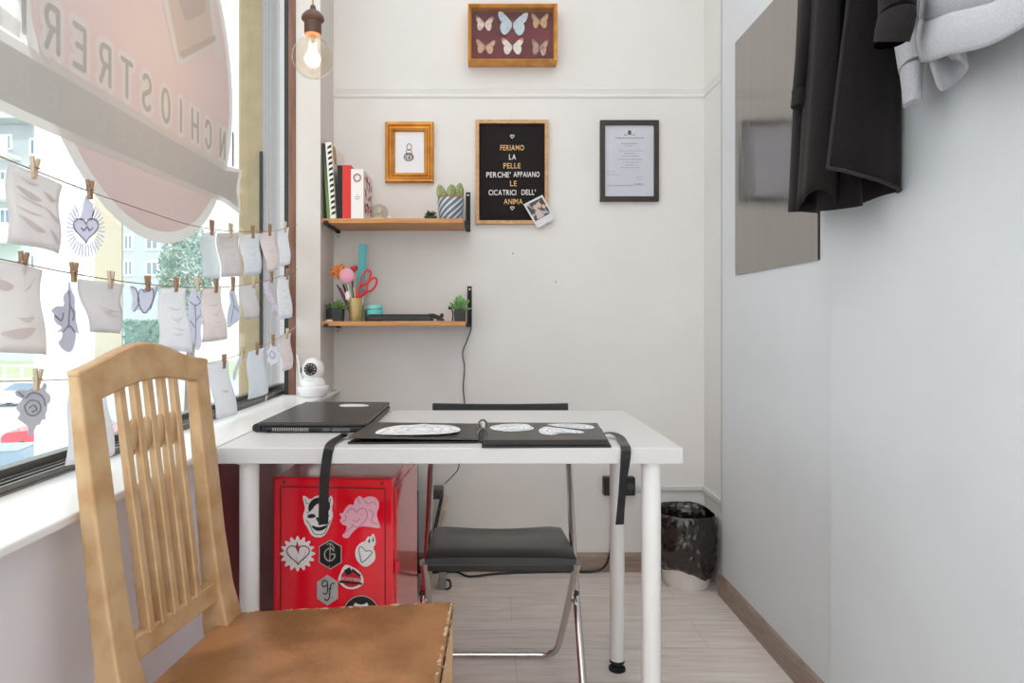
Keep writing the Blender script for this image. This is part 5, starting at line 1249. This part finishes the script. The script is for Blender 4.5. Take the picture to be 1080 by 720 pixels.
def leaning(label, xb, xt, y0, y1, h, th, m, name='leaning_board'):
    t = thing(name, label, 'board', ((xb + xt) / 2, (y0 + y1) / 2, 0), 'boards leaning behind the folding chair')
    d = Vector((xt - xb, 0, h)).normalized(); nn = Vector((d.z, 0, -d.x))
    a = Vector((xb, y0, 0 + .0005)); L = Vector((xt - xb, 0, h))
    MB().hexa([a, a + L, a + L + nn * th, a + nn * th], [p + Vector((0, y1 - y0, 0)) for p in (a, a + L, a + L + nn * th, a + nn * th)]).build('board', m, t, bevel=.001)
    MB().hexa([a + nn * th * .25 + Vector((0, -.001, 0)), a + L * .995 + nn * th * .25 + Vector((0, -.001, 0)), a + L * .995 + nn * th * .75 + Vector((0, -.001, 0)), a + nn * th * .75 + Vector((0, -.001, 0))], [a + nn * th * .25, a + L * .995 + nn * th * .25, a + L * .995 + nn * th * .75, a + nn * th * .75]).build('edge_band', mat(label.split()[0] + '_edge', (214, 190, 156) if 'tan' in label else (74, 70, 66), .5), t)
leaning('black framed board leaning on the computer tower', -.236, -.168, 2.42, 2.60, .325, .012, M_blackm)
leaning('tan edged board leaning rightmost behind the folding chair', -.218, -.146, 2.40, 2.60, .318, .010, mat('tan_board', (196, 172, 140), .6))
MB().box(-.195, -.155, 2.50, 2.56, .33, .37).build('housing', mat('dark_grey_plastic', (72, 70, 70), .5), ad, bevel=.003)
MB().lathe([(.006, 0), (.006, .002)], (-.172, 2.4995, .342), 10, Matrix.Rotation(PI / 2, 4, 'X')).build('jack', M_black, ad)
ap = thing('power_adaptor', 'small grey power adaptor on the floor under the folding chair', 'adaptor', (-.155, 2.50, 0))
MB().box(-.170, -.142, 2.47, 2.53, .001, .045).build('housing', mat('grey_adaptor_plastic', (140, 140, 140), .4), ap, bevel=.003)
MB().tube(curve_pts([(-.142, 2.49, .03), (-.128, 2.485, .028), (-.125, 2.48, .006), (-.14, 2.465, .004)], 6), .004, 8).build('lead', M_cable, ap, smooth=True)
pts = [at_z(440, 603, .006), at_z(470, 600.5, .006), at_z(482, 603, .006), at_z(495, 607.5, .006), at_z(520, 605, .006), at_z(545, 603.5, .006), at_z(566, 599.5, .006)]
pts = [Vector((p.x, min(p.y, 2.632), .006)) for p in pts] + [Vector((.27, 2.634, .006)), Vector((.34, 2.634, .0065)), Vector((.44, 2.632, .007)), Vector((.485, 2.630, .03)), Vector((.505, 2.628, .09)), Vector((.52, 2.628, .20)), Vector((.535, 2.625, .315))]
tag(MB().tube(curve_pts(pts, 6), .0042, 8)  .build('power_cable', M_cable, smooth=True), 'thick black power cord lying along the floor under the back wall', 'cord')
pg = thing('power_plug', 'square black power plug in the wall behind the desk back leg', 'plug', (.537, 2.655, .315))
MB().box(.478, .518, 2.62, 2.655, .312, .385).box(.512, .565, 2.628, 2.655, .318, .378).box(.560, .604, 2.62, 2.655, .312, .385).build('housing', M_black, pg, bevel=.004)
MB().lathe([(.014, -.002), (.014, .002)], (.585, 2.618, .348), 14, Matrix.Rotation(PI / 2, 4, 'X')).build('button', mat('dark_grey_button', (60, 60, 60), .4), pg)

# ------------------------------------------------------------------ mirror sheet on the right wall
M_mir = mat('brushed_mirror_acrylic', (158, 154, 150), .16, 1.0, bump=(6, .2, (1, 2.4, .5)))
XM = XR - .012
a_ = at_x(776.5, 45, XM); b_ = at_x(864, 274, XM)
mi = thing('mirror_sheet', 'frameless dull mirror sheet on the right wall behind the black hoodie', 'mirror', (XM, (a_.y + b_.y) / 2, b_.z))
MB().box(XM - .004, XM, b_.y, a_.y, 1.166, a_.z).build('sheet', M_mir, mi)
MB().box(XM - .004, XM + .0005, b_.y - .003, b_.y, 1.166, a_.z).build('edge', M_dark, mi)
# ------------------------------------------------------------------ clothes hanging on the right wall
M_hood = mat('black_fleece', (24, 20, 21), .95, vary=(300, (32, 28, 29), .4, .6), bump=(500, .2), spec=.15, sheen=.06)
M_grey = mat('heather_grey_fleece', (186, 188, 193), .95, vary=(420, (172, 174, 180), .42, .6), bump=(500, .25), sheen=.15)
M_greyrib = mat('heather_grey_ribbing', (190, 192, 197), .95, vary=(420, (177, 179, 185), .42, .6), bump=(420, .35), sheen=.15)
rk = thing('coat_rack', 'wall rail with hooks above the hanging hoodies', 'coat rack', (XR - .03, 1.35, 1.98))
MB().box(XR - .040, XR - .0225, .70, 1.90, 1.98, 2.06).build('rail', M_white, rk, bevel=.003)
HK = [1.60, 1.52, .98]
for y in HK: MB().tube(curve_pts([(XR - .040, y, 2.02), (XR - .085, y, 2.01), (XR - .10, y, 2.04)], 5), .006, 8).build('hook', M_steel, rk, smooth=True)
def interp(stops, t):           # piecewise smooth in (t, value...) rows
    for (t0, *a), (t1, *b) in zip(stops, stops[1:]):
        if t <= t1:
            k = (t - t0) / (t1 - t0); k = k * k * (3 - 2 * k)
            return [x + (y - x) * k for x, y in zip(a, b)]
    return list(stops[-1][1:])
def cloth(bottom, top, zb, zt, n=64, m=26, sag=None, ease=1.0):
    """surface between a folded hem line (X,Y[,Z]) and a gathered top line"""
    Bc = curve_pts([Vector((x, y, z)) for x, y, z in bottom], 10); Tc = curve_pts([Vector((x, y, zt)) for x, y in top], 10)
    def at(c, u):
        f = u * (len(c) - 1); i = min(int(f), len(c) - 2); return c[i].lerp(c[i + 1], f - i)
    def fn(u, v):
        b, t = at(Bc, u), at(Tc, u); k = v ** ease
        return Vector((b.x + (t.x - b.x) * k, b.y + (t.y - b.y) * k, b.z + (t.z - b.z) * v))
    return MB().grid(fn, n, m)
hd2 = thing('black_hoodie', 'long black hoodie hanging open in front of the mirror sheet', 'hoodie', (.78, 1.52, 1.2))
# back panel with three deep folds
bot = [(.862, 1.70, 1.285), (.835, 1.705, 1.288), (.80, 1.690, 1.288), (.765, 1.640, 1.280), (.735, 1.585, 1.268), (.728, 1.545, 1.262), (.742, 1.515, 1.258), (.752, 1.485, 1.254), (.738, 1.450, 1.248), (.745, 1.415, 1.244), (.775, 1.385, 1.245), (.80, 1.395, 1.25), (.81, 1.43, 1.26)]
topl = [(.862, 1.66), (.845, 1.66), (.81, 1.64), (.785, 1.61), (.765, 1.575), (.760, 1.55), (.766, 1.53), (.770, 1.505), (.764, 1.48), (.768, 1.46), (.79, 1.45), (.80, 1.455), (.81, 1.47)]
cloth(bot, topl, 0, 2.0, 90, 24).build('back_panel', M_hood, hd2, smooth=True, solid=.005, angle=180)
# front panel: free edge towards the room, hem rising from the corner
bot = [(.690, 1.32, 1.313), (.715, 1.300, 1.302), (.745, 1.297, 1.292), (.785, 1.310, 1.286), (.82, 1.330, 1.281), (.850, 1.348, 1.276), (.860, 1.372, 1.275), (.860, 1.43, 1.277), (.858, 1.52, 1.272)]
topl = [(.775, 1.32), (.79, 1.31), (.81, 1.312), (.83, 1.32), (.845, 1.335), (.855, 1.35), (.858, 1.365), (.858, 1.39), (.857, 1.44)]
fp = cloth(bot, topl, 0, 2.0, 60, 24, ease=1.0).build('front_panel', M_hood, hd2, smooth=True, solid=.006, angle=180)
# welt along the free edge and hem
ed = [Vector(((.690 + (.775 - .690) * t), 1.32, 1.313 + (2.0 - 1.313) * t)) for t in [k / 20 for k in range(21)]]
hem = curve_pts([Vector(p) for p in bot], 8)
MB().tube(ed[::-1] + hem[1:48], .0042, 8).build('welt', mat('black_rib_edge', (40, 36, 37), .95), fp, smooth=True)
# second fold between back and front panels
bot = [(.735, 1.545, 1.262), (.722, 1.51, 1.268), (.715, 1.475, 1.275), (.705, 1.435, 1.282), (.715, 1.40, 1.286), (.735, 1.385, 1.270), (.745, 1.40, 1.256), (.738, 1.43, 1.250), (.748, 1.46, 1.256)]
topl = [(.77, 1.52), (.76, 1.49), (.757, 1.465), (.752, 1.44), (.757, 1.42), (.767, 1.41), (.772, 1.415), (.77, 1.43), (.774, 1.45)]
cloth(bot, topl, 0, 2.0, 60, 24).build('side_panel', M_hood, hd2, smooth=True, solid=.005, angle=180)
def sleeve(parent, name, path, radii, m, flat=.55, n=20, ang=0.0, crease=0.0):
    rings = []
    P_ = [Vector(p) for p in path]
    for i, p in enumerate(P_):
        d = (P_[min(i + 1, len(P_) - 1)] - P_[max(i - 1, 0)]).normalized()
        w = Vector((math.cos(ang) * .3, 1, 0)); w = (w - d * w.dot(d)).normalized(); q = d.cross(w)
        r = radii[i]
        rings.append([p + w * r * math.cos(2 * PI * k / n) * (1 + crease * math.sin(i * 1.7 + k)) + q * r * flat * math.sin(2 * PI * k / n) * (1 + crease * math.cos(i * 2.3 + 2 * k)) for k in range(n)])
    return MB().loft(rings).build(name, m, parent, smooth=True, angle=70)
e0 = at_x(841, 113, .725); e1_ = at_x(843, 97, .728)
sleeve(hd2, 'sleeve', [(.80, 1.56, 1.98), (.775, 1.54, 1.86), e1_ + Vector((.012, .002, .10)), e1_ + Vector((0, 0, .004))], [.060, .050, .034, .028], M_hood, .5)
sleeve(hd2, 'cuff', [e1_ + Vector((0, 0, .004)), e1_ + Vector((0, 0, -.003)), e0], [.0265, .026, .024], mat('black_ribbing', (26, 22, 23), .95, bump=(300, .3)), .6)
# black sleeve hanging between the two garments, cuff turned towards the room
cA, cB, cC = at_x(940, 44, .70), at_x(946, 17, .70), at_x(948, -40, .71)
sleeve(hd2, 'sleeve', [(.80, 1.40, 1.95), (.76, 1.27, 1.85), cC, cB + Vector((0, 0, .004))], [.06, .056, .044, .038], M_hood, .7)
sleeve(hd2, 'cuff', [cB + Vector((0, 0, .004)), cB, cB.lerp(cA, .5), cA], [.036, .0375, .038, .036], mat('black_cuff_ribbing', (28, 24, 25), .95, bump=(300, .3)), .75)
MB().prism([cA + Vector((.024 * math.cos(2 * PI * k / 20) , .030 * math.sin(2 * PI * k / 20), -.0012)) for k in range(20)], (0, 0, .001)).build('cuff_opening', mat('cuff_opening_shade', (12, 10, 11), 1.0, spec=.0), hd2)  # near-black disc on the closed cuff end, painting the shade inside the sleeve
# grey sweatshirt
gs = thing('grey_sweatshirt', 'heather grey sweatshirt hanging at the top right with its hem flared', 'sweatshirt', (.78, 1.05, 1.42))
def zs(px, py, X): return at_x(px, py, X)
hemp = [(965, 55, .84), (972, 64, .80), (981, 64.5, .745), (1000, 58.5, .735), (1027, 53, .735), (1050, 45, .74), (1080, 28.5, .75), (1130, 2, .77), (1190, -30, .82), (1210, -40, .862)]
seam = [(963, 12, .84), (972, 18, .80), (981, 20, .748), (1003, 14, .738), (1030, 8, .738), (1053, 1, .743), (1083, -18, .753), (1132, -44, .773), (1192, -76, .825), (1212, -86, .862)]
Hc = curve_pts([zs(*p) for p in hemp], 8); Sc = curve_pts([zs(*p) for p in seam], 8)
Tc = curve_pts([Vector(p) for p in ((.86, 1.12, 2.0), (.84, 1.11, 2.0), (.80, 1.07, 2.0), (.79, 1.04, 2.0), (.785, 1.0, 2.0), (.785, .97, 2.0), (.79, .94, 2.0), (.80, .90, 2.0), (.83, .86, 2.0), (.86, .85, 2.0))], 8)
def lp_(a, b): return lambda u, v: (lambda f: (a[min(int(f), len(a) - 2)].lerp(a[min(int(f), len(a) - 2) + 1], f - min(int(f), len(a) - 2))).lerp(b[min(int(f), len(b) - 2)].lerp(b[min(int(f), len(b) - 2) + 1], f - min(int(f), len(b) - 2)), v))(u * (len(a) - 1))
g0 = lp_(Hc, Sc)
MB().grid(lambda u, v: g0(u, v) + Vector((-.006 * math.sin(PI * v), 0, 0)), 72, 8).build('hem_band', M_greyrib, gs, smooth=True, solid=.006, angle=180)
g1 = lp_(Sc, Tc)
MB().grid(lambda u, v: g1(u, v) + Vector((-.012 * math.sin(PI * v) - .003 * math.sin(9 * u + 4 * v), 0, 0)), 72, 16).build('body', M_grey, gs, smooth=True, solid=.005, angle=180)
# rear hem curling below the front one
rr = [(980, 62, .80), (986, 80, .795), (992, 95.5, .80), (1000, 93, .815), (1009, 86, .83), (1017, 77, .825), (1020, 70, .81), (1013, 64, .79), (1003, 61, .785), (1000, 55, .79)]
Rc = curve_pts([zs(*p) for p in rr], 8)
MB().grid(lambda u, v: (lambda p: Vector((p.x - .012 * math.sin(PI * v), p.y - .01 * v, p.z + .11 * v)))(Rc[min(int(u * (len(Rc) - 1)), len(Rc) - 1)]), len(Rc) - 1, 8).build('rear_hem', M_greyrib, gs, smooth=True, solid=.005, angle=180)
cA, cB, cC = zs(962, 109, .80), zs(961.5, 72, .80), zs(957, 40, .80)
sleeve(gs, 'sleeve', [(.83, 1.16, 1.90), zs(962, -60, .82), cC, cB + Vector((0, 0, .003))], [.055, .052, .037, .036], M_grey, .55)
sleeve(gs, 'cuff', [cB + Vector((0, 0, .003)), cB - Vector((0, 0, .006)), cB.lerp(cA, .5), cA], [.034, .0345, .030, .027], M_greyrib, .5)

# ------------------------------------------------------------------ light, sky, camera
def area(name, loc, rot, sx, sy, power, col):
    l = bpy.data.lights.new(name, 'AREA'); l.shape = 'RECTANGLE'; l.size = sx; l.size_y = sy; l.energy = power; l.color = col
    o = bpy.data.objects.new(name, l); COL.objects.link(o); o.location = loc; o.rotation_euler = rot; return o
area('ceiling_light', (.1, 1.0, CEIL - .02), (0, 0, 0), 1.5, 2.2, 16, (1.0, .975, .95))
area('ceiling_light', (.1, -1.4, CEIL - .02), (0, 0, 0), 1.5, 1.4, 12, (1.0, .975, .95))
area('front_fill', (.1, YN + .03, 1.4), (PI / 2, 0, PI), 1.6, 2.2, 38, (.95, .98, 1.0))  # unseen fill added behind the camera to brighten the lower parts of the room
sl = bpy.data.lights.new('sun', 'SUN'); sl.energy = 1.1; sl.angle = math.radians(3); sl.color = (1.0, .98, .95)
so = bpy.data.objects.new('sun', sl); COL.objects.link(so); so.location = (3, -8, 9)
so.rotation_euler = Vector((-.3, .8, -.5)).to_track_quat('-Z', 'Y').to_euler()
bl = bpy.data.lights.new('bulb_glow', 'POINT'); bl.energy = 2.2; bl.color = (1.0, .62, .33); bl.shadow_soft_size = .02
bo = bpy.data.objects.new('bulb_glow', bl); COL.objects.link(bo); bo.location = bc + Vector((0, 0, .004))
W = bpy.data.worlds.new('overcast_sky'); SC.world = W; W.use_nodes = True
bg = W.node_tree.nodes['Background']; bg.inputs[0].default_value = (.93, .97, 1.0, 1); bg.inputs[1].default_value = 2.3

cd = bpy.data.cameras.new('camera'); co = bpy.data.objects.new('camera', cd); COL.objects.link(co)
co.location = (0, 0, H); co.rotation_euler = (PI / 2, 0, 0)
cd.sensor_fit = 'HORIZONTAL'; cd.sensor_width = 36; cd.lens = F / 1080 * 36
cd.shift_x = (540 - VX) / 1080; cd.shift_y = -(360 - VY) / 1080
cd.clip_start = .02; cd.clip_end = 300
SC.camera = co
SC.view_settings.view_transform = 'Standard'; SC.view_settings.look = 'None'; SC.view_settings.exposure = 0; SC.view_settings.gamma = 1; SC.view_settings.use_curve_mapping = False
SC.cycles.use_denoising = True
SC.cycles.max_bounces = 10; SC.cycles.diffuse_bounces = 5; SC.cycles.glossy_bounces = 5; SC.cycles.transparent_max_bounces = 16; SC.cycles.transmission_bounces = 6
